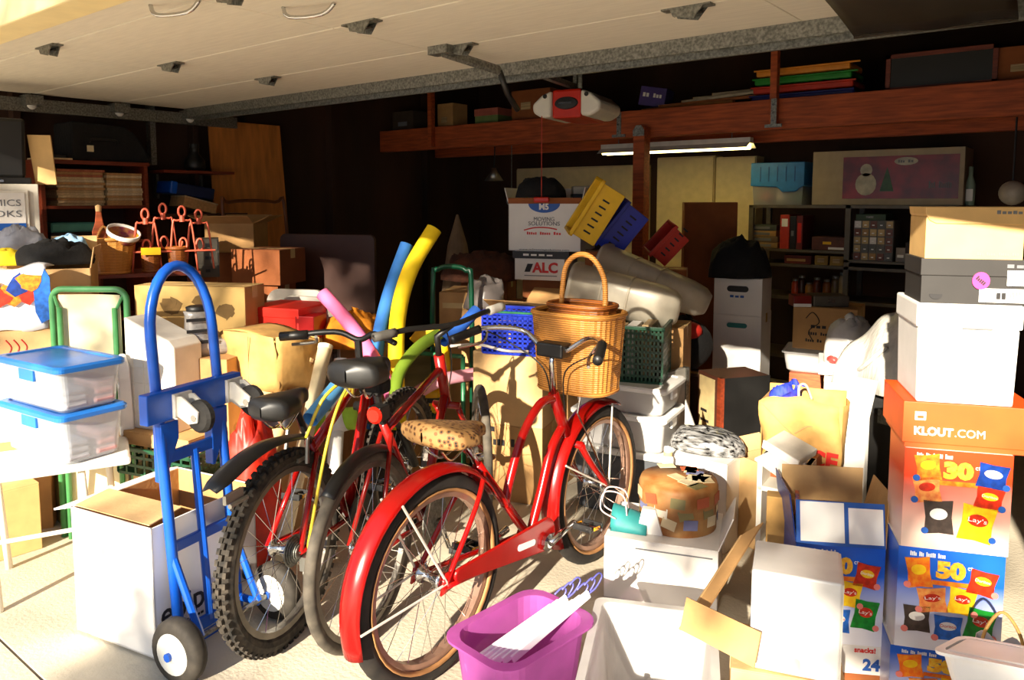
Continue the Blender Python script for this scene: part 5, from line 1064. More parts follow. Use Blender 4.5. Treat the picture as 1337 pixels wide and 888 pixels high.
# ================================================================ boxes behind the red bicycle
a, b = two(618, 3.86, 708, 3.72, 560, 0); z1 = zat(660, 556, 3.78); z2 = zat(660, 462, 3.78)
rz, w_ = fr(a, b)
c = carton('cardboard_box', 'brown carton with dark stencil on the floor behind the red bicycle', a, b, .35, z1, CARD); bars(c, 2, .04, (w_*.5, 0, z1 - .09), .2, INK); M().box(.06, .12, -.003, -.001, z1 - .04, z1 - .015).build('hand_slot', INK, c)
a.z = b.z = z1; carton('cardboard_box', 'brown carton with sun flecks on top of the stencilled one', a, b, .33, z2 - z1, CARD2)
a2, b2 = two(630, 3.82, 737, 3.68, 457, z2 + .001); crate('blue_crate', 'bright blue lattice crate with green rim on the cartons behind the handlebar', a2, b2, .22, zat(680, 410, 3.75) - z2, BLUEC, 9, 16)
M().tube([(0, 0, 0), (.3, 0, 0)], .006, 6).build('green_edge', GREEN, bpy.data.objects[[o.name for o in bpy.data.objects if o.name.startswith('blue_crate')][0]], loc=(.02, -.012, zat(680, 410, 3.75) - z2 + .004))
# cartons further back
a, b = two(574, 4.35, 640, 4.3, 470, 0); zz = zat(600, 383, 4.3); c = carton('cardboard_box', 'tan carton with tape behind the green cart', a, b, .35, zz, CARD); M().box(.02, .17, -.003, -.001, zz - .09, zz - .06).build('tape_strip', TAPE, c)
a, b = two(648, 4.25, 742, 4.05, 470, 0); zz = zat(700, 412, 4.1); c = carton('cardboard_box', 'open orange brown carton with oval hand hole below the moving boxes', a, b, .35, zz, CARD, open_=True, flaps=(1, 1, 0, 0), fang=30, flap_len=.17); M().ball((.2, -.12, zz + .06), (.09, .05, .012), 12, 6).build('hand_hole', INK, c)
cloth('plastic_bag', 'crumpled clear grey plastic bag between the green cart and the orange brown carton', 'plastic bag', Vector((*at(634, 402, 4.3).xy, zat(634, 402, 4.3))), (.12, .1), .16, mt('bag_film', (170, 160, 156), .25, var=.1, trans=.3, alpha=.8), 31, .12, PSI)
support('brown carton under the crumpled plastic bag', *two(646, 4.5, 672, 4.45, 440, 0), .3, zat(634, 402, 4.3), CARD3)
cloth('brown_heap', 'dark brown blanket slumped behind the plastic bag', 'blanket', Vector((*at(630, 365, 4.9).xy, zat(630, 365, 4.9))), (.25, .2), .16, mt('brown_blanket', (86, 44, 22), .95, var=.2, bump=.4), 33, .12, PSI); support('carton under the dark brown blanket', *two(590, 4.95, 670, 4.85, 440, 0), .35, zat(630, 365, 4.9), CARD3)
t = thing('paper_roll', 'tan pointed paper roll standing in the dark behind the green cart', 'paper roll', Vector((*at(598, 420, 5.35).xy, 0)), PSI); zz = zat(600, 280, 5.35); M().lathe([(.12, 0), (.12, zz*.6), (.07, zz*.85), (.008, zz)], 16).build('cone', mt('dull_paper', (120, 96, 70), .9), t); M().lathe([(.122, .3), (.122, .34)], 16).build('band', INKG, t)
# moving boxes
a, b = two(664, 4.75, 758, 4.6, 328); zb0 = a.z; zm5 = zat(710, 266, 4.67); rz, w_ = fr(a, b)
c = carton('moving_box', 'white moving company box with blue oval emblem and brown open top', a, b, .38, zm5 - zb0, CARDW, open_=True, flaps=(0, 1, 1, 1), fang=75, flap_len=.1); h_ = zm5 - zb0
M().box(-.002, w_ + .002, -.004, .384, h_, h_ + .035).build('top_band', CARD3, c)
o = M().poly([(.1*math.cos(math.pi + math.pi*i/16), .055*math.sin(math.pi + math.pi*i/16)) for i in range(17)], -.003, 0).build('emblem', INKB, c, loc=(w_*.5, -.001, h_)); text(o, 'M5', .05, (0, -.005, -.02), INKW, bold=.002)
text(c, 'MOVING', .035, (w_*.5, -.002, h_ - .095), INKG, width=.13); text(c, 'SOLUTIONS', .035, (w_*.5, -.002, h_ - .122), INKG, width=.2)
M().tube(bez([(-.11, 0, -.012), (-.04, 0, .004), (.04, 0, .004), (.1, 0, -.006)], 5), .004, 6).build('swoosh', INKR, c, loc=(w_*.46, -.001, h_ - .15)); bars(c, 3, .018, (w_*.5, 0, h_ - .18), .22, INKR); text(c, 'www.m5movingsolutions.com', .014, (w_*.5, -.002, h_ - .28), INKG, width=.32)
c2 = Vector((a.x, a.y, zb0)); a2, b2 = two(672, 4.72, 737, 4.62, 366); z2 = a2.z
c = carton('file_box', 'white box with red initials and dark top band under the moving box', a2, b2, .34, zb0 - z2, CARDW, tape=False); w2 = c['w']; M().box(-.01, w2 + .03, -.012, .34, zb0 - z2 - .045, zb0 - z2 - .001).build('dark_lid', mt('charcoal_card', (46, 46, 50), .6), c); text(c, 'ALC', .085, (w2*.62, -.003, .075), INKR, bold=.003); bars(c, 1, .013, (w2*.5, -.0125, zb0 - z2 - .022), .2, INKW)
M().poly([(0, 0), (.035, 0), (.055, .05), (.02, .05)], -.003, 0).build('slanted_emblem', INK, c, loc=(w2*.2, 0, .05)); M().box(w2*.2, w2*.85, -.003, 0, .025, .03).build('underline', INKG, c)
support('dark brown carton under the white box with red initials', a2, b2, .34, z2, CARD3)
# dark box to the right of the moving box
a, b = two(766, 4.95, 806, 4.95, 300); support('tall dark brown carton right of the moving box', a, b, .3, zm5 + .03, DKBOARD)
zz = zm5 + .036
mxp = Vector((*at(706, 262, 4.78).xy, zz))
cloth('black_hat', 'black hat on top of the moving box', 'hat', mxp, (.15, .12), .12, BLACKF, 41, .06, PSI)
t = slab('white_device', 'white and black office machine on the carton right of the black hat', 'machine', Vector((*at(748, 262, 4.85).xy, zm5 + .031)), PSI, (.21, .15, .08), mt('machine_plastic', (180, 172, 156), .4), bevel=.01, detail=lambda t: M().box(-.004, .25, -.004, .156, 0, .03).build('base', BLACK, t, bevel=.005))
# tilted crates
def tilted(name, label, corner, d, w_, dep, h, roll, mat, slots=True):
    p = at(*corner, d); t = thing(name, label, 'crate', p, PSI, rot=None)
    t.rotation_euler = (Matrix.Rotation(PSI - .15, 3, 'Z') @ Matrix.Rotation(math.radians(roll), 3, 'Y') @ Matrix.Rotation(math.radians(12), 3, 'X')).to_euler()
    m = M(); th = .005
    m.box(0, w_, 0, th, 0, h).box(0, w_, dep - th, dep, 0, h).box(0, th, 0, dep, 0, h).box(w_ - th, w_, 0, dep, 0, h).box(0, w_, 0, dep, 0, th); m.build('body', mat, t, bevel=.004)
    M().box(-.015, w_ + .015, -.015, .003, h - .02, h + .004).box(-.015, w_ + .015, dep - .003, dep + .015, h - .02, h + .004).box(-.015, .003, -.015, dep + .015, h - .02, h + .004).box(w_ - .003, w_ + .015, -.015, dep + .015, h - .02, h + .004).build('rim', mat, t, bevel=.004)
    for i in range(6): M().box(.045 + i*.04, .055 + i*.04, -.002, .0, h*.35, h*.62).build('slot', INK, t)
    return t
tilted('yellow_crate', 'yellow plastic crate with slots tilted on its corner beside the moving box', (775, 322), 4.32, .33, .22, .16, -58, YELL)
tilted('blue_bin', 'dark blue plastic crate tilted behind the yellow one', (806, 338), 4.6, .30, .2, .17, -52, BLUEC)
tilted('red_bin', 'red plastic crate tilted right of the blue one', (868, 348), 4.75, .22, .2, .13, -48, REDP)
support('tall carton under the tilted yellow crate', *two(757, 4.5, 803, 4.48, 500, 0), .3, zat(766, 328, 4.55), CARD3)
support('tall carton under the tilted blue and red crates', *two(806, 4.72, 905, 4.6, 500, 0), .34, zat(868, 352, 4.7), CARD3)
# translucent long tubs lying on their sides
def longtub(label, p, q, ry, rz_, seed):
    v = q - p; L_ = v.length; t = thing('long_tub', label, 'tub', p, 0); t.rotation_euler = v.to_track_quat('X', 'Z').to_euler()
    m = M().lathe([(.78, 0), (1.08, 0), (1.1, .02), (1, .025), (.97, L_*.5), (.92, L_*.82), (.8, L_*.94), (.55, L_), (.02, L_*1.01)], 26, axis='x', c=(0, 0, 0), sx=ry, sy=rz_, p=.6, cap=False); m.build('tub', GREYT, t, smooth=True)
    for k in (.3, .55): M().lathe([(.99, L_*k), (1.0, L_*k + .01)], 26, axis='x', sx=ry, sy=rz_, p=.6, cap=False).build('rib', GREYT, t, smooth=True, solid=.004)
longtub('long grey translucent tub lying on top of the pile right of the moving box', at(785, 340, 4.5), at(924, 398, 4.25), .13, .10, 1)
longtub('long grey translucent tub lying in front at the lower left of the tub pile', at(748, 372, 4.15), at(886, 406, 3.95), .12, .12, 2)
support('brown carton under the translucent tubs', *two(770, 4.1, 905, 3.9, 560, 0), .42, zat(830, 428, 4.0), CARD)
# dark green basket and white bins right of the front wheel
a, b = two(782, 3.72, 864, 3.62, 498); g0 = a.z
c = crate('green_bin', 'dark green basket full of papers behind the wicker baskets', a, b, .30, zat(820, 428, 3.65) - g0, DKGREEN, 9, 16); hh = zat(820, 428, 3.65) - g0
for i, (x, m_) in enumerate(((.05, PAPER), (.12, CARDW), (.2, PAPER))): tag(slab('paper_stack', ('left', 'middle', 'right')[i] + ' bundle of papers standing in the dark green basket', 'papers', (Matrix.Translation(a) @ Matrix.Rotation(fr(a, b)[0], 4, 'Z')) @ Vector((x, .05, .012)), fr(a, b)[0], (.05, .2, hh - .03 + .012*i), m_, detail=lambda t: M().box(-.001, .051, .08, .1, .05, .12).build('band', INKG, t)))
zA, zB, zC = zat(800, 540, 3.6), zat(800, 588, 3.6), 0
a, b = two(748, 3.72, 866, 3.5, 540)
t = bin_('storage_bin', 'white lidded plastic bin under the dark green basket', Vector((a.x, a.y, zA)), Vector((b.x, b.y, zA)), .32, g0 - zA, FROST, WHITE)
t2 = bin_('storage_bin', 'white lidded plastic bin second from the top under the green basket', Vector((a.x, a.y, zB)), Vector((b.x, b.y, zB)), .32, zA - zB, FROST, WHITE)
t3 = bin_('storage_bin', 'smoky plastic bin with white lid at the bottom of the bin pile', Vector((a.x, a.y, 0)), Vector((b.x, b.y, 0)), .32, zB, mt('smoky_bin_plastic', (120, 124, 130), .3, trans=.3, alpha=.7), WHITE)
for i, (bb_, z0, hh) in enumerate((('top', zA, g0 - zA), ('second', zB, zA - zB), ('lowest', 0, zB))):
    for k, (cx, m_) in enumerate(((.1, mt('blue_print_cloth', (70, 90, 150), .9)), (.26, mt('red_print_cloth', (176, 70, 66), .9)), (.38, mt('white_cloth', (226, 222, 216))))):
        folded('folded_cloth', ('blue', 'red', 'white')[k] + ' cloth inside the %s of the white lidded bins' % bb_, (Matrix.Translation((a.x, a.y, z0)) @ Matrix.Rotation(fr(a, b)[0], 4, 'Z')) @ Vector((cx, .15, .016)), (.06, .10, hh*.55), m_, fr(a, b)[0], 'cloths in the white lidded bins')

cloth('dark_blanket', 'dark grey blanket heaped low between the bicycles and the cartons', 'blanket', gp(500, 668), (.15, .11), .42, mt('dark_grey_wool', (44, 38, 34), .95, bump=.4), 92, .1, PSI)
# ================================================================ back wall and right side
HB = mt('cream_hardboard', (226, 208, 160), .6, var=.05)
for i, (x0, x1, y0, y1) in enumerate(((680, 842, 218, 300), (862, 936, 205, 300), (938, 990, 205, 300))):
    a, b = ony(x0, 260, 6.38), ony(x1, 260, 6.38); zt_, zb = ony((x0 + x1)/2, y0, 6.38).z, 0.0
    t = thing('cabinet', ('wide', 'middle', 'right-hand')[i] + ' cream cupboard against the back wall under the shop light', 'cupboard', (a.x, 6.30, 0)); M().box(0, b.x - a.x, .02, .19, 0, zt_).build('body', HB, t); M().box(.006, b.x - a.x - .006, 0, .02, .05, zt_ - .01).build('door', HB, t, bevel=.003); M().box(b.x - a.x - .06, b.x - a.x - .045, -.015, 0, 1.0, 1.1).build('handle', STEEL, t)
# clip lamp and odd metal things hanging in the dark
p = ony(645, 236, 5.6); t = thing('clip_lamp', 'metal clip lamp hanging in the dark left of the moving box', 'lamp', (p.x, p.y, p.z)); M().lathe([(.02, .12), (.03, .09), (.09, 0), (.085, 0), (.028, .085)], 18).build('shade', ALU, t, smooth=True); M().tube([(0, 0, .1), (.01, 0, .3), (0, 0, BZ0 + .1 - p.z)], .006, 6).build('cord', BLACK, t); M().ball((0, 0, .03), .03, 10, 6).build('bulb', INKW, t)
p = ony(668, 262, 5.7); t = thing('hanging_tool', 'metal tool hanging below the clip lamp', 'tool', (p.x, p.y, p.z)); M().tube([(0, 0, 0), (0, 0, BZ0 + .1 - p.z)], .004, 6).build('hook', STEEL, t); M().lathe([(.05, -.02), (.05, .02)], 16, axis='y').build('head', ALU, t)
# steel shelving
YB = 5.85
a, b = ony(978, 270, YB), ony(1262, 270, YB); xL, xR = a.x, b.x; xM = ony(1103, 300, YB).x
t = thing('steel_shelving', 'grey steel shelving unit along the back wall', 'shelving', (xL, YB, 0)); zt0 = ony(1100, 268, YB).z; zs = [zt0, ony(1040, 326, YB).z, ony(1040, 345, YB).z, ony(1040, 388, YB).z, .35]
GS = mt('grey_shelf_paint', (104, 96, 84), .5, .3)
for z in (zs[0], zs[2], zs[3], zs[4]): M().box(0, xR - xL, 0, .42, z - .022, z).build('shelf', GS, t)
M().box(0, xM - xL, 0, .42, zs[1] - .018, zs[1]).build('shelf', GS, t); zr = ony(1140, 341, YB).z; M().box(xM - xL, xR - xL, 0, .42, zr - .018, zr).build('shelf', GS, t)
for x in (0, xM - xL, xR - xL - .04):
    for y in (0, .38): M().box(x, x + .035, y, y + .035, 0, zs[0]).build('post', GS, t)
def on(px, py, z, dy=.03): q = ony(px, py, YB); return Vector((q.x, YB + dy, z + .0005))
def wd(x0, x1, y=300): return ony(x1, y, YB).x - ony(x0, y, YB).x
# on top
p = on(978, 264, zs[0]); w_ = wd(978, 1048); hh = ony(1010, 212, YB).z - zs[0]
t = thing('christmas_bin', 'clear bin of Christmas things with arched blue lid on the steel shelving', 'storage bin', p); M().box(.01, w_ - .01, 0, .3, 0, hh*.55, tb=.94).build('tub', CLEAR, t); 
lid = M().poly([(0, hh), (w_, hh), (w_, hh*.45), (w_*.92, hh*.40), (w_*.85, hh*.32), (w_*.6, hh*.3), (w_*.5, hh*.42), (0, hh*.45)], -.012, .31).build('lid', mt('sky_blue_lid', (34, 118, 186), .4), t, bevel=.006)
for i in range(5): M().box(w_*(.18 + i*.16), w_*(.18 + i*.16) + .006, -.016, -.012, hh*.55, hh*.9).build('rib', mt('deep_blue_lid', (20, 80, 140), .4), lid)
for i, (cx, c_, l) in enumerate(((.10, (196, 60, 44), 'red'), (.22, (230, 210, 200), 'white'), (.34, (60, 130, 70), 'green'))): o = M().ball((0, 0, .06), .055, 12, 8).build('bauble', mt('bauble_%d' % i, c_, .2), None, smooth=True, loc=p + Vector((cx, .1, .008))); tag(o, l + ' bauble inside the clear Christmas bin', 'bauble', 'baubles in the Christmas bin')
p = on(1058, 264, zs[0]); w_ = wd(1058, 1256); hh = ony(1150, 195, YB).z - zs[0]
t = thing('christmas_tree_box', 'long box with red Christmas tree picture label on the steel shelving', 'box', p); M().box(0, w_, 0, .35, 0, hh).build('body', mt('pale_grey_card', (176, 160, 130), .7, var=.05), t, bevel=.004)
lb = M().box(w_*.22, w_*.97, -.003, 0, hh*.12, hh*.88).build('picture_label', mt('dark_red_label', (150, 28, 30), .3, var=.3, scale=6), t)
M().poly([(-.045, 0), (.045, 0), (.0, .17)], -.006, -.003).build('printed_tree', mt('tree_ink', (70, 110, 80), .5, var=.2), lb, loc=(w_*.52, 0, hh*.25))
sn = M().poly([(.07*math.cos(6.283*i/16), .08*math.sin(6.283*i/16)) for i in range(16)], -.006, -.003).build('printed_figure', mt('cream_ink', (206, 200, 176), .5, var=.2), lb, loc=(w_*.38, 0, hh*.38)); M().poly([(.04*math.cos(6.283*i/16), .045*math.sin(6.283*i/16) + .1) for i in range(16)], -.006, -.003).build('printed_head', mt('cream_ink', (206, 200, 176)), sn)
M().poly([(.075*math.cos(6.283*i/16), .028*math.sin(6.283*i/16)) for i in range(16)], -.006, -.003).build('printed_oval', mt('cream_ink', (206, 200, 176)), lb, loc=(w_*.64, 0, hh*.78)); bars(lb, 2, .045, (w_*.86, -.003, hh*.36), .14, INKG); bars(lb, 2, .02, (w_*.64, -.0065, hh*.78), .1, INKG)
p = on(1262, 264, zs[0]); t = thing('glass_bottle', 'green glass bottle right of the Christmas tree box', 'bottle', p + Vector((0, .1, 0))); M().lathe([(.03, 0), (.032, .14), (.014, .2), (.014, .26)], 14).build('body', mt('pale_glass', (150, 170, 150), .15), t, smooth=True); M().box(-.02, .02, -.034, -.03, .03, .11).build('label', INKW, t)
p = on(1276, 264, zs[0]); 
# on shelves
p = on(1016, 320, zs[1]); 
BNR = mt('red_binder', (190, 50, 30), .5)
t = slab('binder', 'red ring binder with white window label on the steel shelving', 'binder', p, 0, (.07, .28, .26), BNR, detail=lambda t: M().box(.012, .058, -.002, 0, .17, .23).build('label', INKW, t))
slab('binder', 'maroon ring binder right of the red one on the steel shelving', 'binder', p + Vector((.125, 0, 0)), 0, (.045, .28, .255), mt('maroon_binder', (110, 30, 26), .5), detail=lambda t: M().box(.008, .036, -.002, 0, .05, .2).build('spine_strip', REDP, t))
slab('folder', 'dark folder leaning between the red and maroon binders', 'folder', p + Vector((.075, 0, 0)), 0, (.045, .27, .25), BLACK, detail=lambda t: M().box(.01, .03, -.002, 0, .1, .14).build('label', INKG, t))
t = slab('wooden_box', 'brown wooden box with pale label on the steel shelving', 'box', on(1058, 320, zs[1]), 0, (.24, .25, .1), DKRED if False else mt('dark_wood', (96, 46, 22), .5, var=.2), detail=lambda t: (M().box(.08, .14, -.002, 0, .045, .065).build('label', YELL, t), M().box(.12, .23, -.003, 0, .008, .025).build('strip', INKW, t)))
for i, (x0, c_, l) in enumerate(((980, (150, 120, 80), 'tan'), (980, (120, 96, 70), 'brown'), (978, (170, 130, 80), 'pale'), (978, (60, 70, 66), 'green'))): slab('flat_book', l + ' book in the flat pile at the left end of the steel shelving', 'book', on(x0, 320, zs[1] + .045*i + .002), 0, (.2, .25, .042), mt('book_%d' % i, c_, .6), group='flat books on the shelving', detail=lambda t: M().box(.02, .15, -.002, 0, .01, .03).build('spine_title', INKG, t))
for i in range(2): slab('small_box', ('left', 'right')[i] + ' small yellow box on the middle steel shelf', 'box', on(1062 + i*20, 340, zs[2]), 0, (.095, .12, .07), mt('mustard_card', (160, 126, 56), .6), group='small yellow boxes', detail=lambda t: M().box(.02, .07, -.002, 0, .02, .05).build('label', PAPER, t))
slab('small_red_box', 'low red box on the middle steel shelf', 'box', on(1022, 340, zs[2]), 0, (.2, .14, .065), mt('brick_card', (110, 34, 20), .6), detail=lambda t: M().box(.02, .16, -.002, 0, .02, .04).build('label', CARD, t))
for i, (px, c_, h_) in enumerate(((1034, (190, 70, 40), .13), (1042, (60, 30, 24), .16), (1052, (170, 120, 60), .11), (1062, (110, 50, 30), .15), (1075, (150, 90, 40), .14), (1086, (120, 100, 70), .17), (1096, (190, 170, 130), .2))):
    t = thing('jar', ('red', 'dark', 'ochre', 'brown', 'amber', 'grey', 'cream')[i] + ' jar in the row on the lower steel shelf', 'jar', on(px, 385, zs[3], .08), 0, 'jars on the steel shelving'); M().lathe([(.026, 0), (.03, .01), (.03, h_*.75), (.02, h_*.9)], 12).build('body', mt('jar_%d' % i, c_, .3), t, smooth=True); M().lathe([(.024, h_*.88), (.024, h_)], 12).build('lid', STEEL, t)
t = thing('jar_organiser', 'clear fronted organiser full of bits on the right half of the steel shelving', 'organiser', on(1112, 338, zr)); w_ = wd(1112, 1164); hh = ony(1130, 288, YB).z - zr
M().box(0, w_, 0, .2, 0, hh).build('body', mt('organiser_grey', (110, 104, 92), .5), t)
rr = random.Random(3); OC = [mt('bits_%d' % i, c_, .4) for i, c_ in enumerate(((170, 130, 70), (120, 60, 30), (230, 226, 220), (90, 90, 80), (200, 170, 110)))]
for i in range(5):
    for j in range(5):
        d_ = M().box(.006, w_/5 - .004, -.008, 0, .005, hh/5 - .005).build('drawer', OC[rr.randrange(5)], t, loc=(w_*i/5, 0, hh*j/5)); M().box(w_/10 - .008, w_/10 + .008, -.012, -.008, .02, .028).build('pull', INKW, d_)
slab('green_case', 'flat green case on top of the organiser', 'case', on(1116, 282, zr + hh), 0, (.2, .2, .045), mt('dull_green', (52, 76, 44), .5), detail=lambda t: M().box(.07, .12, -.006, 0, .018, .03).build('clasp', STEEL, t))
for i, (px, hh, c_) in enumerate(((1168, .1, (150, 140, 130)), (1180, .14, (60, 44, 36)), (1192, .12, (90, 30, 20)))): slab('shelf_box', ('pale', 'dark', 'reddish')[i] + ' small box right of the organiser on the steel shelving', 'box', on(px, 338, zr), 0, (.06, .15, hh), mt('sb_%d' % i, c_, .6), group='small boxes on the shelving', detail=lambda t: M().box(.01, .05, -.002, 0, .03, .05).build('label', INKW, t))
p = ony(1322, 252, 5.6); t = thing('white_globe', 'white globe lamp at the far right of the shelving', 'lamp', (p.x, p.y, p.z)); M().ball((0, 0, 0), .075, 18, 12).build('globe', mt('opal_glass', (200, 190, 170), .3), t, smooth=True); M().tube([(0, 0, .07), (0, 0, BZ0 + .1 - p.z)], .006, 6).build('cord', BLACK, t)
# boxes in front of the shelving
a, b = two(1034, 4.9, 1118, 4.7, 458); z0 = a.z
c = carton('cardboard_box', 'tan carton with black printing in front of the steel shelving', a, b, .35, zat(1075, 402, 4.8) - z0, CARD); w_ = c['w']
for i in range(3): bars(c, i + 1, .02, (w_*.42, -.0, .15 - i*.045), .1 + .03*i, INK)
M().tube(bez([(.08, -.002, .2), (.12, -.002, .24), (.16, -.002, .18), (.1, -.002, .12), (.13, -.002, .05)], 6), .003, 5).build('marker_doodle', INK, c)
a2, b2 = two(1022, 4.75, 1098, 4.6, 488); z2 = a2.z; bin_('plastic_bin', 'low frosted plastic bin under the printed carton', a2, b2, .35, z0 - z2, FROST, None)
a3, b3 = two(1020, 4.7, 1090, 4.56, 520); support('orange wooden crate box under the frosted bin', a3, b3, .35, z2, mt('orange_wood', (176, 84, 34), .6, var=.2, stretch=(1, 1, 8)))
slab('metal_cash_box', 'grey metal box on top of the printed carton', 'box', Vector((*at(1062, 402, 4.85).xy, zat(1075, 402, 4.8))), PSI - .1, (.22, .18, .07), mt('dull_steel', (110, 104, 92), .45, .4), bevel=.006, detail=lambda t: M().box(.09, .13, -.006, 0, .03, .05).build('clasp', CHROME, t))
slab('red_tin', 'red and white tin left of the grey metal box', 'tin', Vector((*at(1036, 402, 4.85).xy, zat(1075, 402, 4.8))), PSI - .1, (.11, .13, .07), mt('red_tin', (130, 24, 22), .3), detail=lambda t: M().box(.0, .11, -.002, 0, .0, .02).build('white_band', INKW, t))
# white bags and drape
zq = zat(1090, 472, 4.1)
cloth('plastic_sack', 'white plastic grocery bag with red print tied shut on a white box', 'plastic bag', Vector((*at(1108, 470, 4.1).xy, zq)), (.13, .10), .23, mt('white_film', (220, 214, 206), .35, var=.08, bump=.5, bscale=12), 51, .08, PSI)
sk = [o for o in bpy.data.objects if o.name == 'plastic_sack'][0]
M().ball((-.105, -.05, .022), (.03, .035, .022), 10, 6, .15, 1).build('red_print', mt('red_film', (200, 70, 66), .4), sk, smooth=True); M().ball((.0, 0, .235), (.035, .03, .03), 10, 6, .2, 2).build('knot', mt('white_film', (220, 214, 206)), sk, smooth=True)
a, b = two(1068, 4.05, 1140, 3.95, 492); slab('foam_slab', 'white foam slab under the tied grocery bag', 'foam slab', a, fr(a, b)[0], (fr(a, b)[1], .32, zq - a.z), WHITE, bevel=.006, detail=lambda t: M().box(.14, .16, -.003, 0, .0, zq - a.z).build('groove', WPAINT, t)); support('white carton under the foam slab', a, b, .3, a.z, CARDW)
# black trunk with silver sheet
a, b = two(1112, 3.25, 1200, 3.0, 600, 0); zb = zat(1150, 516, 3.1); rz, w_ = fr(a, b)
t = thing('footlocker', 'black footlocker under the silver grey sheet left of the box stack', 'footlocker', a, rz); M().box(0, w_, 0, .4, 0, zb).build('body', BLACK, t, bevel=.01); M().box(-.004, w_ + .004, -.004, .404, zb - .1, zb).build('lid', BLACKF, t, bevel=.008); M().box(w_*.4, w_*.6, -.012, 0, zb - .13, zb - .07).build('latch', STEEL, t)
SIL = mt('silver_sheet', (188, 184, 176), .35, var=.12, scale=5, stretch=(6, 6, 1), bump=.5, bscale=8)
hh = zat(1150, 396, 3.2) - zb
t = thing('silver_sheet', 'silver grey plastic sheet bundled over the black footlocker', 'sheet', Vector((a.x, a.y, zb)), rz)
def dr_(u, v):
    x = -.09 + (w_ + .2)*u; pf = math.sin(math.pi*min(1, .14 + u*.62))**.8
    z = hh*pf*(math.sin(math.pi*v)**.6) + .012*math.sin(u*21 + v*9); y = -.04 + .46*v + .03*math.sin(u*9)*(1 - v); return (x, y, max(.003, z))
M().grid(dr_, 34, 22).build('sheet', SIL, t, smooth=True, solid=.004)
M().tube(bez([(-.08, .1, .02), (.05, -.02, .1), (w_*.5, -.02, .2)], 5), .01, 6).build('fold', SIL, t, smooth=True)
a, b = two(1058, 3.25, 1128, 3.05, 610, 0); rz, w_ = fr(a, b); t = thing('white_foam_board', 'bent white foam board standing behind the brown shopping bag', 'board', a, rz); zz = zat(1090, 486, 3.2)
M().poly([(0, 0), (w_, 0), (w_ - .0, zz*.8), (w_ + .03, zz), (.12, zz), (.06, zz*.9), (.0, zz*.6)], 0, .03).build('board', WHITE, t, bevel=.004); M().quad((w_, -.005, .1), (w_ + .12, -.08, .12), (w_ + .13, -.08, .38), (w_, -.005, .25)).build('torn_corner', WHITE, t, solid=.006)
# white file cartons
a, b = two(928, 5.1, 990, 4.95, 556, 0); z1, z2 = zat(960, 412, 5.0), zat(960, 364, 5.0); rz, w_ = fr(a, b)
c = carton('white_carton_tall', 'tall white carton with teal hand slot at the back', a, b, .35, z1, CARDW); M().poly(cap_(.05, 0, .016, -math.pi/2, math.pi/2, 6) + cap_(-.05, 0, .016, math.pi/2, 1.5*math.pi, 6), -.003, 0).build('hand_slot', mt('teal_ink', (30, 120, 116), .5), c, loc=(w_*.5, -.001, z1 - .07))
a.z = b.z = z1; c = carton('white_file_carton', 'white carton with black hand slot on top of the tall one', a, b, .33, z2 - z1, CARDW, tape=False); M().poly(cap_(.05, 0, .02, -math.pi/2, math.pi/2, 6) + cap_(-.05, 0, .02, math.pi/2, 1.5*math.pi, 6), -.003, 0).build('hand_slot', INK, c, loc=(w_*.5, -.001, z2 - z1 - .07)); bars(c, 1, .016, (w_*.5, 0, z2 - z1 - .12), .1, INKB)
cloth('black_duffel', 'black duffel bag heaped on the white cartons at the back', 'bag', Vector((*at(965, 364, 5.1).xy, z2)), (.20, .14), .24, BLACKF, 61, .16, PSI)
# brown carton on the crates at the back
a, b = two(893, 5.55, 962, 5.5, 320); support('orange brown carton standing tall before the cream cupboards', a, b, .3, zat(925, 264, 5.5), CARD3, k=0)
# backpack
zz = zat(890, 490, 4.4)
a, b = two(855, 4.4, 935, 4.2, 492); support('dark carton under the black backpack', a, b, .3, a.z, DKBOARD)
t = thing('backpack', 'black backpack with red panel between the tubs and the white cartons', 'backpack', Vector((*at(893, 492, 4.4).xy, a.z)), PSI); M().ball((0, .1, .15), (.19, .12, .17), 20, 12, .03, 5).build('bag', BLACKF, t, smooth=True); M().ball((.02, .03, .245), (.09, .075, .055), 16, 8, .02, 3).build('red_panel', mt('red_pack_cloth', (190, 36, 20), .7), t, smooth=True); M().tube(bez([(-.06, .1, .3), (0, .08, .36), (.06, .1, .3)], 4), .012, 6).build('handle', BLACK, t)
# boards and printed box
a, b = two(853, 3.75, 893, 3.95, 600, 0); rz, w_ = fr(a, b); zz = zat(875, 486, 3.85); t = thing('white_hardboard', 'upright white hardboard right of the white lidded bins', 'board', a, rz); M().box(0, w_, 0, .03, 0, zz).build('panel', mt('grey_panel', (196, 190, 178), .5), t, bevel=.003); M().box(w_, w_ + .03, -.004, .034, 0, zz).build('edge', STEEL, t)
a, b = two(893, 3.7, 940, 3.6, 600, 0); rz, w_ = fr(a, b); zz = zat(896, 522, 3.7); t = thing('white_offcut', 'triangular white board offcut leaning by the upright white hardboard', 'board', a, rz); M().poly([(0, 0), (w_, 0), (w_, .1), (0, zz)], 0, .012).build('board', mt('grey_panel', (196, 190, 178)), t); M().box(0, w_, -.002, 0, 0, .02).build('edge_tape', INKG, t)
a, b = two(910, 4.2, 940, 3.98, 566, 0); rz, w_ = fr(a, b); zz = zat(925, 488, 4.1); t = thing('speaker_box', 'brown box with printed paper label and dark side', 'box', a, rz); M().box(0, w_, 0, .3, 0, zz).build('body', DKBOARD, t, bevel=.004); l = M().box(.02, w_ - .06, -.003, 0, .06, zz - .02).build('printed_label', mt('label_paper', (176, 156, 110), .7), t)
for i in range(6): M().box(.04, w_ - .09 - .02*(i % 3), -.005, -.003, .1 + i*.055, .115 + i*.055).build('print_block', INK, l)
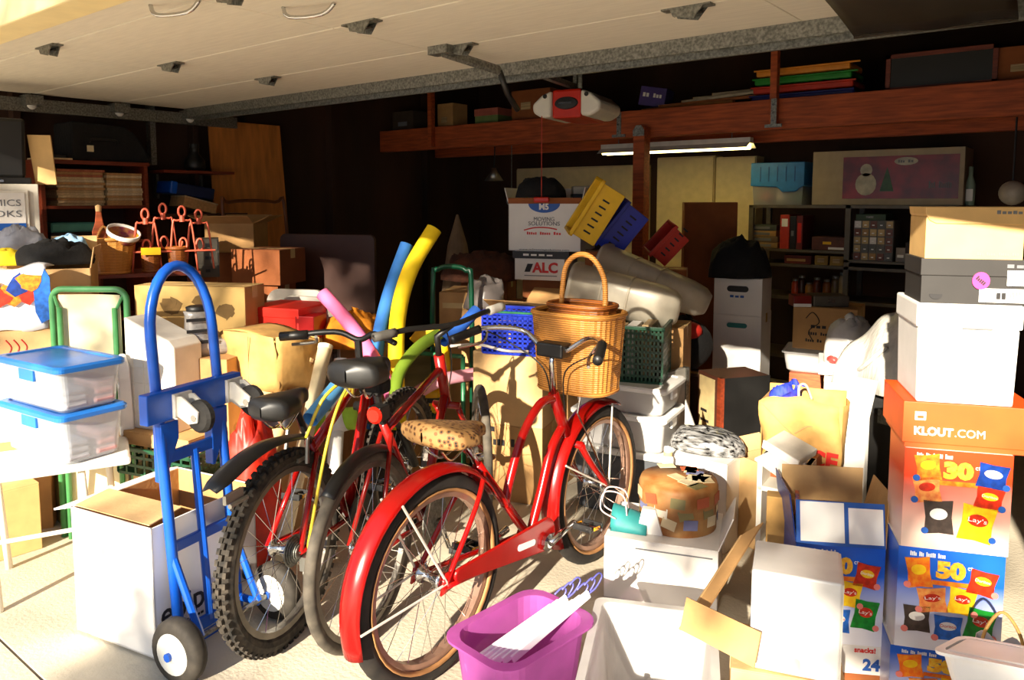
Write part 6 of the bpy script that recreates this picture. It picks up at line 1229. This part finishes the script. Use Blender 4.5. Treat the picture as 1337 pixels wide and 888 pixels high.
M().box(w_ - .03, w_ + .002, -.004, .02, 0, zz).build('edge_trim', REDWOOD, t); M().box(w_, w_ + .003, .02, .3, 0, zz).build('dark_side', BLACK, t)
# ================================================================ loft contents
LZ = BZ1 + .001
def lf(px, y=5.15): q = ony(px, 130, y); return Vector((q.x, y, LZ))
slab('loft_box', 'dark box at the left end of the loft', 'box', lf(512), 0, (.28, .3, .19), mt('dim_card', (70, 56, 44), .8), detail=lambda t: M().box(.08, .2, -.003, 0, .05, .09).build('label', INKG, t))
slab('loft_box', 'small yellow brown box beside the left hanger on the loft', 'box', lf(571), 0, (.19, .2, .22), CARD, detail=lambda t: M().box(.05, .12, -.003, 0, .05, .1).build('label', PAPER, t))
slab('loft_box', 'red and green striped box on the loft left of the opener', 'box', lf(620), 0, (.26, .25, .08), mt('green_card', (120, 140, 80), .7), detail=lambda t: M().box(-.004, .264, -.004, .254, .08, .14).build('red_lid', mt('pink_card', (176, 96, 80), .7), t))
slab('loft_box', 'tan carton on the loft hidden behind the opener', 'box', lf(668), 0, (.4, .3, .26), CARD3, detail=lambda t: M().box(.1, .2, -.003, 0, .1, .16).build('label', PAPER, t))
slab('purple_box', 'purple game box with white lettering lying tilted on the loft', 'box', lf(833) + Vector((0, 0, .06)), .2, (.2, .2, .14), mt('purple_card', (74, 56, 130), .5), rot=(0, math.radians(10), .2), detail=lambda t: bars(t, 2, .03, (.1, -.001, .08), .15, INKW))
for i, (px, l_, a_, c_) in enumerate(((838, .7, 2, (200, 130, 60)), (860, .8, 4, (190, 110, 50)), (890, .55, 9, (216, 200, 170)), (905, .5, 3, (200, 184, 150)), (930, .42, 6, (190, 170, 140)))):
    t = slab('wood_offcut', ('orange plank', 'dark orange plank', 'pale stick', 'cream batten', 'grey batten')[i] + ' lying on the loft right of the opener', 'plank', lf(px, 5.12 + .035*i) + Vector((0, 0, .002 + .022*i)), 0, (l_, .05, .02), mt('offcut_%d' % i, c_, .7, var=.2, stretch=(1, 10, 10)), rot=(0, -math.radians(a_*.4), .05*i), group='wood offcuts on the loft', detail=lambda t: M().box(-.001, .004, 0, .05, 0, .02).build('cut_end', CARD2, t))
for i, c_ in enumerate(((20, 30, 110), (200, 50, 24), (30, 140, 40), (236, 150, 40))):
    slab('plastic_sled', ('blue', 'red', 'green', 'orange')[i] + ' flat plastic tray in the coloured pile on the loft', 'tray', lf(980, 5.12) + Vector((.01*i, 0, .055*i)), 0, (.66 - .02*i, .3, .045), mt('tray_%d' % i, c_, .45), bevel=.015, group='coloured trays on the loft', detail=lambda t: M().box(-.01, .66, -.01, .0, .034, .045).build('rim', mt('tray_rim', (60, 50, 40), .6) if False else t.children[0].data.materials[0], t, bevel=.003))
t = thing('picture_frame', 'dark wooden picture frame standing on the right of the loft', 'picture frame', lf(1155, 5.12), 0); fw, fh = wd(1155, 1280), .22
for x0, x1, z0, z1 in ((0, fw, 0, .025), (0, fw, fh - .025, fh), (0, .025, 0, fh), (fw - .025, fw, 0, fh)): M().box(x0, x1, 0, .02, z0, z1).build('frame_rail', REDWOOD, t)
M().box(.02, fw - .02, .008, .014, .02, fh - .02).build('picture', BLACK, t)
slab('loft_box', 'dark brown carton on the loft at the far right', 'box', lf(1290), 0, (.3, .3, .2), CARD3, detail=lambda t: M().box(.1, .2, -.003, 0, .06, .1).build('label', PAPER, t))
# ================================================================ foreground right
a, b = gp(788, 779), gp(936, 803); rz, w_ = fr(a, b); hh = zat(790, 686, 2.94)
c = carton('white_low_carton', 'wide white carton on the floor right of the red bicycle', a, b, .36, hh, CARDW, tape=False); cm2 = Matrix.Translation(a) @ Matrix.Rotation(rz, 4, 'Z')
M().box(.12, w_ - .02, -.002, 0, hh - .035, hh - .03).build('lid_crease', INKG, c); M().quad((w_, 0, hh), (w_, .3, hh), (w_ + .05, .3, hh + .1), (w_ + .05, .0, hh + .13)).build('side_flap', CARDW, c, solid=.004)
# hat box with travel stickers
HBM = mt('hatbox_paper', (176, 132, 78), .6, var=.15, scale=12, col2=(150, 92, 40))
p = cm2 @ Vector((w_*.60, .215, hh + .001)); t = thing('hat_box', 'round hat box printed with luggage stickers on the white carton', 'hat box', p, rz)
r_ = .155; M().lathe([(r_*.97, 0), (r_*.97, .12)], 40).build('drum', HBM, t, smooth=False); lid = M().lathe([(r_, .10), (r_, .165), (r_*.95, .185), (0.01, .19)], 40, cap=False).build('lid', HBM, t, smooth=True)
rr = random.Random(11); STC = [mt('sticker_%d' % i, c_, .5) for i, c_ in enumerate(((230, 214, 176), (130, 134, 176), (190, 96, 60), (224, 204, 160), (140, 130, 84), (236, 226, 206)))]
for i in range(16):
    a_ = math.radians(-170 + i*12 + rr.uniform(-4, 4)); z_ = (.05, .135, .09)[i % 3]; rad = (r_*.97 if z_ < .1 else r_)
    o = M().box(-.028, .028, -.0015, 0, -.02, .02).build('sticker', STC[rr.randrange(6)], t, loc=((rad + .001)*math.cos(a_), (rad + .001)*math.sin(a_), z_), rot=(0, rr.uniform(-.3, .3), a_ + math.pi/2))
for i in range(11):
    a_ = rr.uniform(0, 6.28); q = r_*.8*math.sqrt(rr.random()); o = M().box(-.034, .034, -.024, .024, 0, .0015).build('sticker', STC[rr.randrange(6)], t, loc=(q*math.cos(a_), q*math.sin(a_), .19), rot=(0, 0, rr.uniform(0, 3)))
# teal gift bag lying on the carton
t = thing('gift_bag', 'white gift bag with teal lining and cord handles lying on the white carton', 'gift bag', cm2 @ Vector((.015, .03, hh + .002)), rz)
M().grid(lambda u, v: (.14*u, .07*math.cos(v*3.1) + .08, .085*math.sin(v*3.1)*(1 - .45*u)), 6, 10).build('bag', mt('teal_paper', (40, 132, 132), .6, var=.1), t, smooth=True, solid=.003)
M().poly([(.1, 0), (.2, 0), (.17, .1), (.12, .1)], .03, .06).build('white_side', CARDW, t)
for k in (0, .05): M().tube(bez([(.02, .02 + k, .05), (-.035, .0 + k, .09), (-.03, .05 + k, .14), (.04, .06 + k, .13), (.06, .04 + k, .06)], 6), .003, 6).build('cord_handle', mt('pink_cord', (232, 206, 200), .7), t, smooth=True)
# box with silver plastic behind
a, b = two(876, 3.35, 948, 3.2, 660, 0); zz = zat(915, 602, 3.25); c = carton('white_tall_carton', 'white carton behind the hat box with silver film on top', a, b, .3, zz, CARDW, tape=False)
cloth('silver_film', 'crumpled silver and black plastic film on the white carton behind the hat box', 'plastic film', (Matrix.Translation(a) @ Matrix.Rotation(fr(a, b)[0], 4, 'Z')) @ Vector((.10, .15, zz + .001)), (.17, .11), .09, mt('silver_film', (200, 200, 200), .25, .5, var=.6, scale=14, stretch=(1, 6, 6)), 71, .1, fr(a, b)[0])
t = thing('white_bottle', 'white capped bottle beside the silver film', 'bottle', Vector((*at(872, 598, 3.3).xy, zat(872, 598, 3.3))), PSI); M().lathe([(.025, -.12), (.025, 0), (.018, .01), (.018, .05), (.0, .055)], 14).build('bottle', WHITE, t, smooth=True); M().lathe([(.019, .01), (.019, .03)], 14).build('collar', CARD2, t)
support('brown carton under the white bottle cap', *two(852, 3.32, 878, 3.28, 640, 0), .1, zat(872, 598, 3.3) - .121, CARD)
a, b = two(958, 3.35, 992, 3.22, 680, 0); carton('open_tan_carton', 'tan open carton with white edge left of the brown shopping bag', a, b, .2, zat(968, 600, 3.28), CARD2, open_=True, flaps=(0, 1, 1, 0), fang=50, flap_len=.12)
# white shelf crate
a, b = two(985, 2.75, 1052, 2.65, 740, 0); rz, w_ = fr(a, b); zh = zat(1010, 605, 2.7)
t = thing('white_shelf', 'small white wooden shelf unit with open bays below the shopping bag', 'shelf unit', a, rz); 
for x in (0, w_*.48, w_ - .018): M().box(x, x + .018, 0, .12, 0, zh).build('upright', WPAINT, t)
for z in (.02, zh*.45, zh - .1, zh): M().box(0, w_, 0, .12, z - .018, z).build('shelf', WPAINT, t, bevel=.002)
M().box(0, w_, .27, .12, 0, zh).build('back', CARD3, t); M().quad((-.0, -.04, zh + .01), (w_*.8, -.06, zh - .06), (w_*.95, .1, zh + .04), (.1, .14, zh + .05)).build('loose_board', WPAINT, t, solid=.012)
slab('box_cover', 'grey white box cover tipped on the white shelf unit before the shopping bag', 'cover', Vector((*at(996, 612, 2.74).xy, zh + .045)), rz, (.14, .12, .03), mt('grey_panel', (196, 190, 178)), rot=(math.radians(10), math.radians(16), rz - .3), detail=lambda t: M().box(-.004, .144, -.004, 0, -.0, .032).build('lip', WHITE, t))
# ACE shopping bag
a, b = two(990, 2.95, 1098, 2.8, 612); z0 = a.z; zt_ = zat(1045, 520, 2.85); rz, w_ = fr(a, b); hh = zt_ - z0
t = thing('shopping_bag', 'brown paper shopping bag with red store letters and twisted handle', 'paper bag', a, rz)
def face(f, n): return M().grid(f, 12, 10).build(n, KRAFT, t, smooth=True, solid=.002)
face(lambda u, v: (w_*(.02 + .96*u) + .01*math.sin(v*5), -.005 - .03*math.sin(math.pi*u)*v*(1 - v)*2 + .012*math.sin(u*9 + v*6), hh*v*(.88 + .12*math.sin(u*3.1)) + .006*math.sin(u*14)*v), 'front_panel')
face(lambda u, v: (w_*(.02 + .96*u), .15 + .012*math.sin(u*8), hh*v*1.02), 'back_panel'); face(lambda u, v: (.02*w_ + .02*math.sin(v*3)*0, .155*u, hh*v*.9), 'side_panel'); face(lambda u, v: (w_*.98 + .02*math.sin(math.pi*u)*v, .155*u, hh*v*.92), 'side_panel')
M().tube(bez([(w_*.02, -.012, hh*.86), (w_*.3, -.02, hh*.6), (w_*.45, -.02, hh*.46)], 4), .003, 5).build('crease', CARD, t); M().tube(bez([(w_*.45, -.02, hh*.5), (w_*.6, -.02, hh*.62), (w_*.75, -.02, hh*.63)], 4), .003, 5).build('crease', CARD, t)
text(t, 'ACE', .09, (w_*.70, -.035, hh*.20), INKR, rot=(math.pi/2, .06, 0), bold=.004, width=.17)
M().tube(bez([(w_*.48, .0, hh*.9), (w_*.48, -.01, hh*1.14), (w_*.56, -.01, hh*1.17), (w_*.63, 0, hh*.98)], 6), .005, 6).build('handle', mt('twine', (226, 190, 150), .8), t, smooth=True)
support('brown carton under the brown shopping bag', a + cf(0, .02), b + cf(0, .02), .18, z0 - .003, CARD2)
t = cloth('blue_tissue', 'crumpled blue tissue paper sticking up behind the shopping bag', 'tissue paper', Vector((*at(1032, 545, 3.05).xy, zat(1032, 545, 3.05))), (.09, .06), .13, mt('blue_tissue', (30, 60, 190), .7, var=.3, scale=25, col2=(40, 30, 120)), 81, .2, PSI); support('carton under the blue tissue paper', *two(1012, 3.16, 1056, 3.1, 640, 0), .2, zat(1032, 545, 3.05), CARD)
# small kraft bag
a, b = two(1004, 2.42, 1044, 2.36, 755); a, b = two(999, 2.5, 1036, 2.47, 720, 0); rz, w_ = fr(a, b); zh = zat(1020, 660, 2.42)
t = thing('small_paper_bag', 'narrow brown paper bag standing left of the open snack box', 'paper bag', a, rz); M().box(0, w_, 0, .06, 0, zh).build('bag', KRAFT, t, bevel=.004); M().box(.0, w_, -.002, 0, zh*.55, zh*.56).build('fold', CARD, t); M().box(w_, w_ + .012, .0, .06, 0, zh*1.02).build('colour_edge', mt('print_edge', (120, 100, 150), .5, var=.5, scale=40, col2=(220, 120, 50)), t)
# bent cardboard strip
P0, P1, P2, P3 = at(968, 700, 2.35), at(888, 822, 2.08), at(985, 872, 1.92), at(960, 888, 1.9)
t = thing('cardboard_collar', 'bent cardboard strip sticking up between the tub and the white box', 'cardboard strip', P1)
def strip(p, q, n, up, wd_): v = q - p; M().quad(p - P1, q - P1, q - P1 + up*wd_, p - P1 + up*wd_).build(n, CARD, t, solid=.006)
up1 = (cf(.45, .1, .85)).normalized(); strip(P0, P1, 'long_flap', cf(.75, .2, .35).normalized(), .085); strip(P1, P2, 'short_flap', cf(.25, .25, .9).normalized(), .09); M().tube([tuple(P0 - P1), (0, 0, 0)], .005, 5).build('fold_edge', CARD2, t)
# clear tub with shoe
zr_ = .26
q0, q1, q2 = gp(798, 788, zr_), gp(914, 802, zr_), gp(690, 888, zr_)
rz, w_ = fr(q0, q1); dp = .62
org = q0 + (Matrix.Rotation(rz, 3, 'Z') @ Vector((-.03, -dp, 0))); org.z = 0
t = thing('clear_tub', 'large open frosted tub at the bottom of the picture', 'tub', org, rz + .0); shell(M(), w_ + .06, dp, zr_, .86, rim=.02).build('tub', FROST, t, smooth=False)
tm = Matrix.Translation(org) @ Matrix.Rotation(rz, 4, 'Z')
p = tm @ Vector((.22, .30, .006)); t = thing('sneaker', 'grey and yellow sneaker lying in the frosted tub', 'shoe', p + Vector((0, 0, .0)), rz + .4)
M().lathe([(.05, 0), (.055, .02)], 20, sx=2.4, sy=.85, p=.8).build('sole', mt('shoe_sole', (60, 58, 60), .7), t); M().ball((0, 0, .05), (.115, .042, .05), 18, 10, .03, 2).build('upper', mt('shoe_grey', (84, 82, 92), .7), t, smooth=True); M().box(-.03, .04, -.046, -.038, .03, .065).build('yellow_patch', YELL, t, bevel=.006)
for x in (.0, .025, .05): M().tube([(x, -.03, .09), (x, .03, .09)], .004, 5).build('lace', INKW, t)
t = thing('marker_pen', 'black marker pen standing in the frosted tub', 'pen', tm @ Vector((.10, .34, .006)), rz); M().lathe([(.009, 0), (.009, .14)], 10).build('barrel', BLACK, t); M().lathe([(.01, .1), (.01, .145)], 10).build('cap', BLACK, t)
t = thing('water_bottle', 'pale grey bottle lying in the frosted tub beside the sneaker', 'bottle', tm @ Vector((.33, .34, .04)), rz, rot=(0, math.pi/2, rz + .8)); M().lathe([(.034, 0), (.036, .02), (.036, .14), (.02, .17), (.018, .19)], 16, c=(0, 0, -.08)).build('body', mt('grey_bottle', (150, 152, 162), .3), t, smooth=True); M().lathe([(.02, .19), (.02, .215)], 14, c=(0, 0, -.08)).build('cap', BLACK, t)
# purple basket with white hangers
zr_ = .28
qa, qb, qc = gp(588, 826, zr_), gp(692, 772, zr_), gp(684, 872, zr_)
u_ = (qb - qa); w_ = u_.length + .03; v_ = (qa - qc); rz = math.atan2(u_.y, u_.x)
ey = Matrix.Rotation(rz, 3, 'Z') @ Vector((0, 1, 0)); dp = .25
org = qa - ey*dp - u_.normalized()*.015; org.z = 0
t = thing('purple_basket', 'purple translucent laundry basket with white hangers at the bottom', 'basket', org, rz); shell(M(), w_, dp, zr_ - .006, .8, th=.006, rim=.02, r=.07).build('tub', PURP, t, smooth=False)
tm = Matrix.Translation(org) @ Matrix.Rotation(rz, 4, 'Z')
WH = mt('white_hanger_plastic', (246, 244, 246), .3, var=.02); VI = mt('violet_wire', (96, 96, 176), .4)
rr = random.Random(2)
base, tip = gp(660, 850, .22), at(745, 788, 2.25)
for i in range(6):
    off = (cf(.026, .01)*(i - 2.5)); p = base + off; q = tip + off*.9 + Vector((0, 0, .01*(i % 3)))
    p = p + (p - q).normalized()*.06
    t = thing('clothes_hanger', ('first', 'second', 'third', 'fourth', 'fifth', 'sixth')[i] + ' white flat hanger from the left in the purple basket', 'hanger', p, 0, 'white hangers in the basket'); v = q - p; sd_ = v.cross(UZ).normalized()
    M().obox(v*.5, v*.5, sd_*.006, v.cross(sd_).normalized()*.013).build('arm', WH, t, bevel=.003)
    h0 = v*1.0; hk = [h0, h0 + v.normalized()*.03, h0 + v.normalized()*.055 + Vector((0, 0, .02)), h0 + v.normalized()*.04 + Vector((0, 0, .04)), h0 + v.normalized()*.01 + Vector((0, 0, .035))]
    M().tube(bez(hk, 4), .003, 6).build('hook', VI, t, smooth=True)
